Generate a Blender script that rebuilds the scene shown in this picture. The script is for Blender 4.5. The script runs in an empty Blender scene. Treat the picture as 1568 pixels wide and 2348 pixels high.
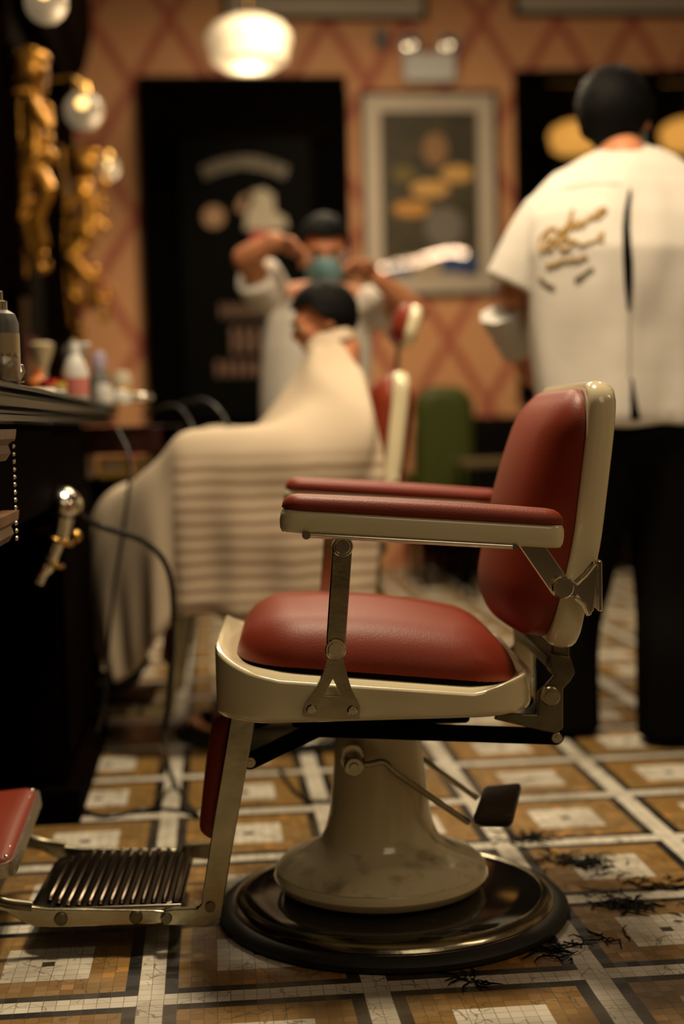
import bpy, bmesh, math, random
from mathutils import Vector, Matrix, Euler, noise
from mathutils.bvhtree import BVHTree
random.seed(7)
R_ = math.radians
sc = bpy.context.scene
C = bpy.context.scene.collection

# ------------------------------------------------------------------ camera, world, lights, exposure
CAM = Vector((.11236, -2.10336, .85912))
FW = Vector((.09107062, .99384969, -.06299942)).normalized()
RT = Vector((.99543461, -.09266557, -.02286996)).normalized()
RT = (RT - FW * RT.dot(FW)).normalized()
UP = RT.cross(FW)
FPX = 3261.0
cd = bpy.data.cameras.new('camera'); cam = bpy.data.objects.new('camera', cd); C.objects.link(cam)
cam.matrix_world = Matrix(((RT.x, UP.x, -FW.x, CAM.x), (RT.y, UP.y, -FW.y, CAM.y), (RT.z, UP.z, -FW.z, CAM.z), (0, 0, 0, 1)))
cd.sensor_fit = 'VERTICAL'; cd.sensor_height = 36; cd.sensor_width = 24; cd.lens = FPX / 2348 * 36
cd.dof.use_dof = True; cd.dof.focus_distance = 2.17; cd.dof.aperture_fstop = 1.45
cd.clip_start = .05
sc.camera = cam
sc.view_settings.view_transform = 'Standard'; sc.view_settings.look = 'None'
sc.view_settings.gamma = 1; sc.view_settings.exposure = -0.12
sc.view_settings.use_curve_mapping = False

world = bpy.data.worlds.new('world'); sc.world = world; world.use_nodes = True
world.node_tree.nodes['Background'].inputs[0].default_value = (1, .75, .5, 1)
world.node_tree.nodes['Background'].inputs[1].default_value = .004

def light(name, kind, loc, power, color, size=.3, aim=None, spot=None, sy=None):
    d = bpy.data.lights.new(name, kind); d.energy = power; d.color = color
    if kind == 'AREA':
        d.size = size
        if sy: d.shape = 'RECTANGLE'; d.size_y = sy
    else: d.shadow_soft_size = size
    if spot: d.spot_size = R_(spot); d.spot_blend = .6
    o = bpy.data.objects.new(name, d); C.objects.link(o); o.location = loc
    if aim is not None:
        o.rotation_euler = (Vector(aim) - Vector(loc)).to_track_quat('-Z', 'Y').to_euler()
    return o
WARM = (1, .78, .52)
light('ceiling_light_over_chair', 'AREA', (.5, .85, 2.9), 84, WARM, .36, (.5, .45, .3))
light('ceiling_spot_aisle', 'SPOT', (1.7, -.9, 3.3), 115, (1, .84, .62), .10, (1.5, 1.9, .6), 56)
light('ceiling_bulb_wall', 'POINT', (2.06, 3.5, 3.41), 22, WARM, .05)
light('ceiling_light_back', 'AREA', (.8, 4.0, 3.0), 75, WARM, .8, (.8, 4.5, 0))
light('front_fill', 'AREA', (.9, -1.7, 2.5), 6, WARM, .9, (.45, .3, .5))  # added soft fill from the front, without a fixture
light('ceiling_light_mirror', 'AREA', (.1, 2.9, 2.9), 20, WARM, .5, (.4, 2.2, 0))

# ------------------------------------------------------------------ helpers
def ray(px, py): return FW * FPX + RT * (px - 784) + UP * (1174 - py)
def at(px, py, Y):                     # the point of the room seen at a photo pixel, at depth Y
    d = ray(px, py); return CAM + d * ((Y - CAM.y) / d.y)
def floor_at(px, py, z=0):
    d = ray(px, py); return CAM + d * ((z - CAM.z) / d.z)

MATS = {}
def mat(name, col, rough=.5, metal=0, coat=0, emit=None, es=0, noise_amt=0, nscale=8, bump=0, bscale=200, col2=None, trans=0, ior=1.45, spec=.5, sheen=0, sss=0, nlo=.35, nhi=.65):
    m = bpy.data.materials.new(name); m.use_nodes = True; nt = m.node_tree; b = nt.nodes['Principled BSDF']
    c = (*col, 1); b.inputs['Base Color'].default_value = c
    b.inputs['Roughness'].default_value = rough; b.inputs['Metallic'].default_value = metal
    b.inputs['Coat Weight'].default_value = coat; b.inputs['Coat Roughness'].default_value = .08
    b.inputs['IOR'].default_value = ior; b.inputs['Transmission Weight'].default_value = trans
    b.inputs['Sheen Weight'].default_value = sheen; b.inputs['Specular IOR Level'].default_value = spec
    b.inputs['Subsurface Weight'].default_value = sss
    if sss: b.inputs['Subsurface Radius'].default_value = (.01, .004, .002)
    if emit: b.inputs['Emission Color'].default_value = (*emit, 1); b.inputs['Emission Strength'].default_value = es
    tc = nt.nodes.new('ShaderNodeTexCoord')
    if noise_amt:
        n = nt.nodes.new('ShaderNodeTexNoise'); n.inputs['Scale'].default_value = nscale; n.inputs['Detail'].default_value = 5
        nt.links.new(tc.outputs['Object'], n.inputs['Vector'])
        r = nt.nodes.new('ShaderNodeMapRange'); r.inputs['From Min'].default_value = nlo; r.inputs['From Max'].default_value = nhi
        r.inputs['To Max'].default_value = noise_amt
        nt.links.new(n.outputs['Fac'], r.inputs['Value'])
        mx = nt.nodes.new('ShaderNodeMix'); mx.data_type = 'RGBA'
        mx.inputs[6].default_value = c; mx.inputs[7].default_value = (*(col2 or [x * .4 for x in col]), 1)
        nt.links.new(r.outputs[0], mx.inputs[0]); nt.links.new(mx.outputs[2], b.inputs['Base Color'])
    if bump:
        n = nt.nodes.new('ShaderNodeTexNoise'); n.inputs['Scale'].default_value = bscale; n.inputs['Detail'].default_value = 3
        nt.links.new(tc.outputs['Object'], n.inputs['Vector'])
        bp = nt.nodes.new('ShaderNodeBump'); bp.inputs['Strength'].default_value = bump; bp.inputs['Distance'].default_value = .002
        nt.links.new(n.outputs['Fac'], bp.inputs['Height']); nt.links.new(bp.outputs[0], b.inputs['Normal'])
    MATS[name] = m
    return m

class Geo:
    def __init__(s): s.v = []; s.f = []
    def add(s, vs, fs):
        o = len(s.v); s.v += [Vector(v) for v in vs]; s.f += [tuple(i + o for i in f) for f in fs]; return s
    def box(s, c, d, rot=None):
        x, y, z = [q / 2 for q in d]; M = rot.to_matrix() if isinstance(rot, Euler) else (rot or Matrix.Identity(3))
        vs = [Vector(c) + M @ Vector((a * x, b * y, e * z)) for a in (-1, 1) for b in (-1, 1) for e in (-1, 1)]
        return s.add(vs, [(0, 1, 3, 2), (4, 6, 7, 5), (0, 4, 5, 1), (2, 3, 7, 6), (0, 2, 6, 4), (1, 5, 7, 3)])
    def prism(s, poly, f0, f1):        # poly of 2D points, f0/f1 map (a,b) to 3D for the two caps
        n = len(poly); vs = [f0(*p) for p in poly] + [f1(*p) for p in poly]
        fs = [tuple(range(n))[::-1], tuple(range(n, 2 * n))] + [(i, (i + 1) % n, n + (i + 1) % n, n + i) for i in range(n)]
        return s.add(vs, fs)
    def rings(s, rs, cap=True, close=True):
        n = len(rs[0]); vs = [p for r in rs for p in r]; fs = []
        for k in range(len(rs) - 1):
            for i in range(n if close else n - 1):
                j = (i + 1) % n; fs.append((k * n + i, k * n + j, (k + 1) * n + j, (k + 1) * n + i))
        if cap: fs += [tuple(range(n))[::-1], tuple(range((len(rs) - 1) * n, len(rs) * n))]
        return s.add(vs, fs)
    def lathe(s, prof, c=(0, 0, 0), n=64, axis=None, cap=True):
        M = (Vector(axis).to_track_quat('Z', 'Y').to_matrix() if axis else Matrix.Identity(3)); c = Vector(c)
        return s.rings([[c + M @ Vector((r * math.cos(2 * math.pi * i / n), r * math.sin(2 * math.pi * i / n), z)) for i in range(n)] for r, z in prof], cap)
    def cyl(s, a, b, r, r2=None, n=20, bev=0):
        a, b = Vector(a), Vector(b); L = (b - a).length; r2 = r if r2 is None else r2
        pr = [(r, 0), (r2, L)] if not bev else [(r - bev, 0), (r, bev), (r2, L - bev), (r2 - bev, L)]
        return s.lathe(pr, a, n, (b - a))
    def tube(s, pts, r, n=10, flat=None):
        pts = [Vector(p) for p in pts]; rr = r if isinstance(r, (list, tuple)) else [r] * len(pts); rs = []
        t = (pts[1] - pts[0]).normalized(); u = t.orthogonal().normalized()
        for i, p in enumerate(pts):
            t2 = (pts[min(i + 1, len(pts) - 1)] - pts[max(i - 1, 0)]).normalized()
            q = t.rotation_difference(t2); u = (q @ u); u = (u - t2 * u.dot(t2)).normalized(); t = t2; w = t.cross(u)
            rs.append([p + (u * math.cos(2 * math.pi * k / n) + w * math.sin(2 * math.pi * k / n)) * rr[i] for k in range(n)])
        return s.rings(rs)
    def ball(s, c, r, rot=None, n=24, m=14):
        r = (r, r, r) if not hasattr(r, '__len__') else r; M = rot.to_matrix() if isinstance(rot, Euler) else (rot or Matrix.Identity(3)); c = Vector(c); rs = []
        for j in range(m + 1):
            a = math.pi * (j + (.001 if j == 0 else -.001 if j == m else 0)) / m
            rs.append([c + M @ Vector((r[0] * math.sin(a) * math.cos(2 * math.pi * i / n), r[1] * math.sin(a) * math.sin(2 * math.pi * i / n), -r[2] * math.cos(a))) for i in range(n)])
        return s.rings(rs)
    def limb(s, chain):                # [(point, radius), ...] capsules end to end
        for (a, ra), (b, rb) in zip(chain, chain[1:]):
            a, b = Vector(a), Vector(b)
            if (b - a).length > 1e-5: s.cyl(a, b, ra, rb, 16)
        for a, ra in chain: s.ball(a, ra, n=16, m=10)
        return s
    def pillow(s, fn, hw, hh, r, edge, top, bot=None, nu=22, nv=22, crown=0, bcrown=0, bedge=None):
        # fn(a,b,n) -> 3D.  Rounded rectangle hw x hh, corner radius r; puffed by 'top' above and 'bot' below with soft edges
        def sdf(x, y):
            qx, qy = abs(x) - hw + r, abs(y) - hh + r
            return math.hypot(max(qx, 0), max(qy, 0)) + min(max(qx, qy), 0) - r
        def mp(u, v):
            x, y = u * hw, v * hh; cx, cy = abs(x) - (hw - r), abs(y) - (hh - r)
            if cx > 0 and cy > 0:
                a, b = cx / r, cy / r
                X = (hw - r) + r * a * math.sqrt(max(0, 1 - b * b / 2)); Y = (hh - r) + r * b * math.sqrt(max(0, 1 - a * a / 2))
                return math.copysign(X, x), math.copysign(Y, y)
            return x, y
        us = [math.sin(math.pi / 2 * (2 * i / nu - 1)) for i in range(nu + 1)]; vs_ = [math.sin(math.pi / 2 * (2 * i / nv - 1)) for i in range(nv + 1)]
        P = []
        for side, T, cr, eg in ((1, top, crown, edge), (-1, bot if bot is not None else 0, bcrown, bedge or edge)):
            for v in vs_:
                for u in us:
                    a, b = mp(u, v); e = min(1, max(0, -sdf(a, b)) / eg)
                    h = T * math.sqrt(max(0, 1 - (1 - e) ** 2)) + cr * (1 - (a / hw) ** 2) * (1 - (b / hh) ** 2)
                    P.append(fn(a, b, side * h))
        N = (nu + 1) * (nv + 1); F = []
        for j in range(nv):
            for i in range(nu):
                q = [j * (nu + 1) + i, j * (nu + 1) + i + 1, (j + 1) * (nu + 1) + i + 1, (j + 1) * (nu + 1) + i]
                F.append(tuple(q)); F.append(tuple(N + k for k in q[::-1]))
        return s.add(P, F)
    def build(s, name, m, parent=None, ang=40, bevel=0, weld=True, sub=0, smooth=True, merge=1e-5):
        me = bpy.data.meshes.new(name); bm = bmesh.new()
        vs = [bm.verts.new(v) for v in s.v]
        for f in s.f:
            if len(set(f)) > 2:
                try: bm.faces.new([vs[i] for i in f])
                except ValueError: pass
        if weld: bmesh.ops.remove_doubles(bm, verts=bm.verts, dist=merge)
        if weld: bmesh.ops.recalc_face_normals(bm, faces=bm.faces)
        bm.to_mesh(me); bm.free()
        if smooth:
            for p in me.polygons: p.use_smooth = True
            me.set_sharp_from_angle(angle=R_(ang))
        me.materials.append(m if not isinstance(m, str) else MATS[m])
        o = bpy.data.objects.new(name, me); C.objects.link(o)
        if parent: o.parent = parent
        if bevel:
            b = o.modifiers.new('bevel', 'BEVEL'); b.width = bevel; b.segments = 3; b.limit_method = 'ANGLE'; b.angle_limit = R_(35)
            b.harden_normals = False
        if sub:
            b = o.modifiers.new('sub', 'SUBSURF'); b.levels = sub; b.render_levels = sub
        return o

def baked(o, mods):                    # evaluates modifiers into a plain mesh
    for kind, kw in mods:
        m = o.modifiers.new(kind, kind)
        for k, v in kw.items(): setattr(m, k, v)
    bpy.context.view_layer.update()
    dg = bpy.context.evaluated_depsgraph_get()
    me = bpy.data.meshes.new_from_object(o.evaluated_get(dg))
    o.modifiers.clear(); o.data = me
    for p in me.polygons: p.use_smooth = True
    return o
def fused(g, name, m, parent=None, voxel=.006, smooth=4):
    o = g.build(name, m, parent, weld=False)
    sc_m = [('REMESH', dict(mode='VOXEL', voxel_size=voxel, use_smooth_shade=True)), ('SMOOTH', dict(factor=.5, iterations=smooth))]
    o = baked(o, sc_m)
    if not o.data.materials: o.data.materials.append(MATS[m])
    return o
def tag(o, label, cat, group=None):
    o['label'] = label; o['category'] = cat
    if group: o['group'] = group
    return o
def thing(name, label, cat, loc=(0, 0, 0), rz=0, group=None):
    o = bpy.data.objects.new(name, None); C.objects.link(o); o.location = loc; o.rotation_euler = (0, 0, rz); o.empty_display_size = .1
    return tag(o, label, cat, group)
def struct(o): o['kind'] = 'structure'; return o
def lerp(a, b, t): return a + (b - a) * t
def sstep(a, b, x):
    t = min(1, max(0, (x - a) / (b - a))); return t * t * (3 - 2 * t)
def crv(pts, n=8):                     # Catmull-Rom through points
    P = [Vector(p) for p in pts]; P = [P[0] * 2 - P[1]] + P + [P[-1] * 2 - P[-2]]; out = []
    for i in range(1, len(P) - 2):
        for k in range(n):
            t = k / n; a, b, c, d = P[i - 1:i + 3]
            out.append(.5 * ((2 * b) + (c - a) * t + (2 * a - 5 * b + 4 * c - d) * t * t + (3 * b - a - 3 * c + d) * t ** 3))
    return out + [P[-2]]
def copy_tree(o, parent=None):
    c = o.copy(); C.objects.link(c); c.parent = parent
    for ch in o.children: copy_tree(ch, c)
    return c

# ------------------------------------------------------------------ materials
mat('red_leather', (.205, .030, .012), .44, spec=.25, bump=.22, bscale=420, noise_amt=.4, nscale=5, col2=(.18, .018, .009))
mat('cream_enamel', (.74, .67, .44), .16, coat=.6, noise_amt=.35, nscale=3.5, col2=(.64, .57, .36))
mat('worn_enamel', (.74, .67, .44), .2, coat=.4, noise_amt=.75, nscale=22, col2=(.16, .13, .08), nlo=.5, nhi=.75)
mat('chrome', (.74, .71, .60), .16, 1)
mat('aged_chrome', (.50, .47, .34), .22, 1, noise_amt=.6, nscale=14, col2=(.26, .24, .16), bump=.5, bscale=26)
mat('dark_metal', (.20, .18, .12), .32, .9, noise_amt=.6, nscale=25, col2=(.08, .07, .04))
mat('black_paint', (.003, .003, .0022), .5, ior=1.15, spec=.12)
mat('black_gloss', (.008, .008, .008), .09, .0, coat=.5, noise_amt=.5, nscale=6, col2=(.03, .028, .022))
mat('black_rubber', (.012, .013, .011), .55, bump=.2, bscale=90)
mat('brown_rubber', (.035, .022, .014), .5, bump=.8, bscale=60)
mat('ribbed_metal', (.10, .075, .05), .22, 1, noise_amt=.7, nscale=30, col2=(.05, .03, .02))
mat('dark_wood', (.0035, .0016, .0009), .75, spec=.06, ior=1.12, noise_amt=.6, nscale=10)
mat('brown_wood', (.22, .11, .055), .38, noise_amt=.6, nscale=12)
mat('door_black', (.002, .0017, .0012), .8, spec=.06, ior=1.05)
mat('gilt', (.56, .28, .04), .34, .8, noise_amt=.7, nscale=30, col2=(.10, .035, .008))
mat('stone', (.016, .032, .014), .25, spec=.3, noise_amt=.8, nscale=40, col2=(.006, .008, .005))
mat('brass', (.55, .33, .09), .22, 1)
mat('skin', (.50, .21, .095), .5, sss=.15, noise_amt=.3, nscale=12, col2=(.42, .15, .07))
mat('hair', (.003, .0028, .0024), .6, spec=.1, bump=1, bscale=220)
mat('shirt_white', (.66, .62, .54), .75, bump=.25, bscale=500, noise_amt=.15, nscale=3)
mat('black_cloth', (.005, .0045, .004), .85, spec=.1, ior=1.02)
mat('shoe_black', (.01, .01, .01), .35)
mat('mask_blue', (.22, .46, .50), .8)
mat('gold_thread', (.34, .20, .04), .5)
mat('brown_thread', (.14, .10, .045), .6)
mat('cape_plain', (.62, .50, .36), .8)
mat('green_leather', (.034, .042, .005), .5, spec=.25)
mat('paper_cream', (.55, .47, .36), .7)
mat('white_plastic', (.55, .55, .52), .4)
mat('grey_plastic', (.12, .12, .11), .4)
mat('white_cloth', (.62, .60, .55), .85)
mat('lamp_glass', (.9, .8, .6), .3, emit=(1, .70, .36), es=.45)
mat('lamp_glow', (.9, .8, .6), .3, emit=(1, .62, .20), es=5)
mat('globe_glass', (.16, .13, .09), .3, emit=(1, .74, .42), es=.17)
mat('globe_bulb', (1, .8, .5), .3, emit=(1, .60, .16), es=3.2)
mat('glass', (.9, .9, .9), .02, trans=1, ior=1.45)
mat('mirror', (.02, .018, .015), .03, 0, ior=1.6)
mat('cord_black', (.008, .009, .008), .4)
mat('trim_silver', (.45, .42, .34), .3, .9, bump=1, bscale=150)
mat('yellow', (.6, .38, .06), .4); mat('orange', (.55, .16, .03), .4); mat('pink', (.5, .16, .13), .5)
mat('lilac', (.32, .27, .36), .35); mat('beige', (.42, .34, .2), .5); mat('red', (.45, .01, .01), .5)
mat('plaster', (.05, .03, .018), .8); mat('reflection_wall', (.50, .38, .22), .8, noise_amt=1, nscale=.9, nlo=.46, nhi=.54, col2=(.03, .02, .012))  # last one: light and dark wall patches made for the chrome to reflect
mat('blue', (.02, .06, .2), .5)

def thin_glass(m):                      # clear sheet: lets light through, mirrors a little
    nt = m.node_tree; nt.nodes.clear(); o = nt.nodes.new('ShaderNodeOutputMaterial'); mx = nt.nodes.new('ShaderNodeMixShader')
    tr = nt.nodes.new('ShaderNodeBsdfTransparent'); gl = nt.nodes.new('ShaderNodeBsdfGlossy'); gl.inputs['Roughness'].default_value = .01
    fr = nt.nodes.new('ShaderNodeFresnel'); fr.inputs['IOR'].default_value = 1.5
    nt.links.new(fr.outputs[0], mx.inputs[0]); nt.links.new(tr.outputs[0], mx.inputs[1]); nt.links.new(gl.outputs[0], mx.inputs[2]); nt.links.new(mx.outputs[0], o.inputs[0])
thin_glass(MATS['glass'])
def nodes(m):
    nt = m.node_tree
    class N:
        def new(s, t, **k):
            n = nt.nodes.new(t)
            for a, b in k.items(): setattr(n, a, b)
            return n
        def math(s, op, a, b=None, c=None):
            n = nt.nodes.new('ShaderNodeMath'); n.operation = op
            for i, q in enumerate((a, b, c)):
                if q is None: continue
                if isinstance(q, (int, float)): n.inputs[i].default_value = q
                else: nt.links.new(q, n.inputs[i])
            return n.outputs[0]
        def mix(s, f, a, b):
            n = nt.nodes.new('ShaderNodeMix'); n.data_type = 'RGBA'
            for i, q in ((0, f), (6, a), (7, b)):
                if isinstance(q, (int, float)): n.inputs[i].default_value = q
                elif isinstance(q, tuple): n.inputs[i].default_value = (*q, 1)
                else: nt.links.new(q, n.inputs[i])
            return n.outputs[2]
        def link(s, a, b): nt.links.new(a, b)
    return N(), nt

# mosaic floor: a square repeat of 17 small tiles
PER = .34
def mosaic():
    m = mat('mosaic', (.5, .5, .4), .3); n, nt = nodes(m); b = nt.nodes['Principled BSDF']
    tc = n.new('ShaderNodeTexCoord'); sp = n.new('ShaderNodeSeparateXYZ'); n.link(tc.outputs['Object'], sp.inputs[0])
    wob = n.new('ShaderNodeTexNoise'); wob.inputs['Scale'].default_value = 9; n.link(tc.outputs['Object'], wob.inputs['Vector'])
    wv = n.math('MULTIPLY', n.math('SUBTRACT', wob.outputs['Fac'], .5), .16)
    T = []; A = []
    for ax in ('X', 'Y'):
        t = n.math('ADD', n.math('MULTIPLY', sp.outputs[ax], 17 / PER), n.math('ADD', wv, 1700 + 1))
        tm = n.math('MODULO', t, 17.0); T.append(t); A.append(n.math('ABSOLUTE', n.math('SUBTRACT', tm, 9.5)))
    mx = n.math('MAXIMUM', A[0], A[1])
    cell = n.new('ShaderNodeCombineXYZ'); n.link(n.math('FLOOR', T[0]), cell.inputs[0]); n.link(n.math('FLOOR', T[1]), cell.inputs[1])
    wn = n.new('ShaderNodeTexWhiteNoise'); wn.noise_dimensions = '2D'; n.link(cell.outputs[0], wn.inputs['Vector'])
    white = n.mix(wn.outputs['Value'], (.56, .53, .42), (.66, .62, .52)); tan = n.mix(wn.outputs['Value'], (.22, .120, .030), (.28, .165, .045))
    odd = n.math('GREATER_THAN', wn.outputs['Value'], .965); tan = n.mix(odd, tan, (.42, .20, .03))
    black = (.006, .006, .005)
    c = n.mix(n.math('LESS_THAN', mx, 7.5), white, black); c = n.mix(n.math('LESS_THAN', mx, 6.5), c, tan)
    c = n.mix(n.math('LESS_THAN', mx, 3.5), c, white); c = n.mix(n.math('LESS_THAN', mx, .5), c, black)
    g = []
    for t in T:
        fr = n.math('FRACT', t); g.append(n.math('MINIMUM', fr, n.math('SUBTRACT', 1.0, fr)))
    gl = n.math('LESS_THAN', n.math('MINIMUM', g[0], g[1]), .035)
    gn = n.new('ShaderNodeTexNoise'); gn.inputs['Scale'].default_value = 14; n.link(tc.outputs['Object'], gn.inputs['Vector'])
    c = n.mix(n.math('MULTIPLY', gl, n.math('MULTIPLY', gn.outputs['Fac'], 1.1)), c, (.05, .04, .025))
    # cracks and worn grime
    nz = n.new('ShaderNodeTexNoise'); nz.inputs['Scale'].default_value = 12; nz.inputs['Detail'].default_value = 4; n.link(tc.outputs['Object'], nz.inputs['Vector'])
    ad = n.new('ShaderNodeVectorMath'); ad.operation = 'MULTIPLY_ADD'; n.link(nz.outputs['Color'], ad.inputs[0]); ad.inputs[1].default_value = (.12, .12, 0); n.link(tc.outputs['Object'], ad.inputs[2])
    vo = n.new('ShaderNodeTexVoronoi'); vo.feature = 'DISTANCE_TO_EDGE'; vo.inputs['Scale'].default_value = 17; n.link(ad.outputs[0], vo.inputs['Vector'])
    cr = n.math('MULTIPLY', n.math('LESS_THAN', vo.outputs['Distance'], .016), n.math('GREATER_THAN', gn.outputs['Fac'], .47))
    c = n.mix(n.math('MULTIPLY', cr, .6), c, (.05, .038, .025))
    gr = n.new('ShaderNodeTexNoise'); gr.inputs['Scale'].default_value = 4; gr.inputs['Detail'].default_value = 6; n.link(tc.outputs['Object'], gr.inputs['Vector'])
    mr = n.new('ShaderNodeMapRange'); mr.inputs[1].default_value = .45; mr.inputs[2].default_value = .75; mr.inputs[4].default_value = .6; n.link(gr.outputs['Fac'], mr.inputs[0])
    c = n.mix(mr.outputs[0], c, (.12, .09, .05))
    n.link(c, b.inputs['Base Color'])
    n.link(n.math('ADD', n.math('MULTIPLY', wn.outputs['Value'], .15), .3), b.inputs['Roughness'])
    bp = n.new('ShaderNodeBump'); bp.inputs['Strength'].default_value = .4; bp.inputs['Distance'].default_value = .001
    n.link(n.math('SUBTRACT', wn.outputs['Value'], gl), bp.inputs['Height']); n.link(bp.outputs[0], b.inputs['Normal'])
    return m
mosaic()
def wallpaper():
    m = mat('wallpaper', (.5, .3, .15), .65); n, nt = nodes(m); b = nt.nodes['Principled BSDF']
    tc = n.new('ShaderNodeTexCoord'); sp = n.new('ShaderNodeSeparateXYZ'); n.link(tc.outputs['Object'], sp.inputs[0])
    u = n.math('MULTIPLY', n.math('SUBTRACT', sp.outputs['X'], WX0 - 45), 1 / .45); v = n.math('MULTIPLY', n.math('SUBTRACT', sp.outputs['Z'], WZ0 - 7.4), 1 / .74)
    f = []
    for w in (n.math('ADD', u, v), n.math('SUBTRACT', u, v)):
        fr = n.math('FRACT', w); f.append(n.math('MINIMUM', fr, n.math('SUBTRACT', 1.0, fr)))
    d = n.math('MINIMUM', f[0], f[1])
    mr = n.new('ShaderNodeMapRange'); mr.inputs[1].default_value = .055; mr.inputs[2].default_value = .085; mr.inputs[3].default_value = 1; mr.inputs[4].default_value = 0; n.link(d, mr.inputs[0])
    base = n.new('ShaderNodeTexNoise'); base.inputs['Scale'].default_value = 3; n.link(tc.outputs['Object'], base.inputs['Vector'])
    bc = n.mix(base.outputs['Fac'], (.52, .235, .095), (.60, .31, .14))
    n.link(n.mix(mr.outputs[0], bc, (.36, .095, .05)), b.inputs['Base Color'])
    return m
WY = 6.2
w0 = at(1104, 45, WY); WX0, WZ0 = w0.x, w0.z
wallpaper()

# ------------------------------------------------------------------ room shell
XL, XR, YF, ZC = -.6, 4.2, -3.2, 3.95
struct(Geo().box(((XL + XR) / 2, (WY + YF) / 2, -.05), (XR - XL + .4, WY - YF + .6, .1)).build('floor', 'mosaic', smooth=False))
struct(Geo().box(((XL + XR) / 2, (WY + YF) / 2, ZC + .05), (XR - XL + .4, WY - YF + .6, .1)).build('ceiling', 'plaster', smooth=False))
# back wall; room built behind the right opening stands in for a mirror's reflection
OX0, OZ0, OZ1 = at(1182, 500, WY).x, .95, at(1300, 165, WY).z
OX1 = OX0 + 2.2
g = Geo()
for x0, x1, z0, z1 in ((XL - .2, OX0, 0, ZC), (OX1, XR + .2, 0, ZC), (OX0, OX1, 0, OZ0), (OX0, OX1, OZ1, ZC)):
    g.box(((x0 + x1) / 2, WY + .06, (z0 + z1) / 2), (x1 - x0, .12, z1 - z0))
struct(g.build('wall_back', 'wallpaper', smooth=False))
struct(Geo().box((XL - .06, (WY + YF) / 2, ZC / 2), (.12, WY - YF, ZC)).build('wall_left', 'dark_wood', smooth=False))
struct(Geo().box((XR + .06, (WY + YF) / 2, ZC / 2), (.12, WY - YF, ZC)).build('wall_right', 'reflection_wall', smooth=False))
struct(Geo().box(((XL + XR) / 2, YF - .06, ZC / 2), (XR - XL, .12, ZC)).build('wall_front', 'reflection_wall', smooth=False))
g = Geo()
g.box(((OX0 + OX1) / 2, WY + 1.5, (OZ0 + OZ1) / 2), (2.6, .05, 3)).box((OX0 - .1, WY + .8, 1.7), (.05, 1.4, 3)).box((OX1 + .1, WY + .8, 1.7), (.05, 1.4, 3)).box(((OX0 + OX1) / 2, WY + .8, 3.1), (2.4, 1.4, .05)).box(((OX0 + OX1) / 2, WY + .8, .3), (2.4, 1.4, .05))
struct(g.build('wall_mirrored_room', 'door_black', smooth=False))
w1 = Geo()
for c, d in ((((OX0 + OX1) / 2, WY - .01, OZ1 - .03), (OX1 - OX0, .1, .06)), (((OX0 + OX1) / 2, WY - .01, OZ0 + .03), (OX1 - OX0, .1, .06)), ((OX0 + .03, WY - .01, (OZ0 + OZ1) / 2), (.06, .1, OZ1 - OZ0 - .12)), ((OX1 - .03, WY - .01, (OZ0 + OZ1) / 2), (.06, .1, OZ1 - OZ0 - .12))): w1.box(c, d)
w1 = struct(w1.build('dark_mirror_1', 'door_black', bevel=.005))
Geo().box(((OX0 + OX1) / 2, WY + .04, (OZ0 + OZ1) / 2), (OX1 - OX0 - .12, .01, OZ1 - OZ0 - .12)).build('glass_pane', 'glass', w1, smooth=False)
Geo().box((OX0 + .32, WY + 1.3, 1.5), (.42, .08, 1.6)).build('curtain', mat('dark_red', (.10, .008, .005), .8), w1, smooth=False)

# black double door with frame, transom panel
DX0, DX1, DZ = at(326, 400, WY).x, at(795, 400, WY).x, at(560, 180, WY).z
d1 = Geo().box(((DX0 + DX1) / 2, WY - .03, DZ - .05), (DX1 - DX0, .1, .1)).box((DX0 + .05, WY - .03, (DZ - .1) / 2), (.1, .1, DZ - .1)).box((DX1 - .05, WY - .03, (DZ - .1) / 2), (.1, .1, DZ - .1))
d1 = struct(d1.build('door_1', 'door_black', bevel=.008))
g = Geo().box(((DX0 + DX1) / 2, WY - .02, DZ / 2 - .05), (DX1 - DX0 - .2, .05, DZ - .1))
g.build('door_leaf', 'door_black', d1, smooth=False)
g = Geo(); zt = at(560, 310, WY).z
g.box(((DX0 + DX1) / 2, WY - .06, zt), (DX1 - DX0 - .2, .05, .07))
g.tube([((DX0 + DX1) / 2 - .35, WY - .06, zt + .06), ((DX0 + DX1) / 2, WY - .06, DZ - .13), ((DX0 + DX1) / 2 + .35, WY - .06, zt + .06)], .025)
g.build('transom_bar', 'dark_wood', d1)
for x in (DX0 + .22, DX1 - .22):
    Geo().box((x, WY - .055, zt / 2 - .05), (.05, .03, zt - .15)).build('door_stile', 'dark_wood', d1, bevel=.004)

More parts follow.
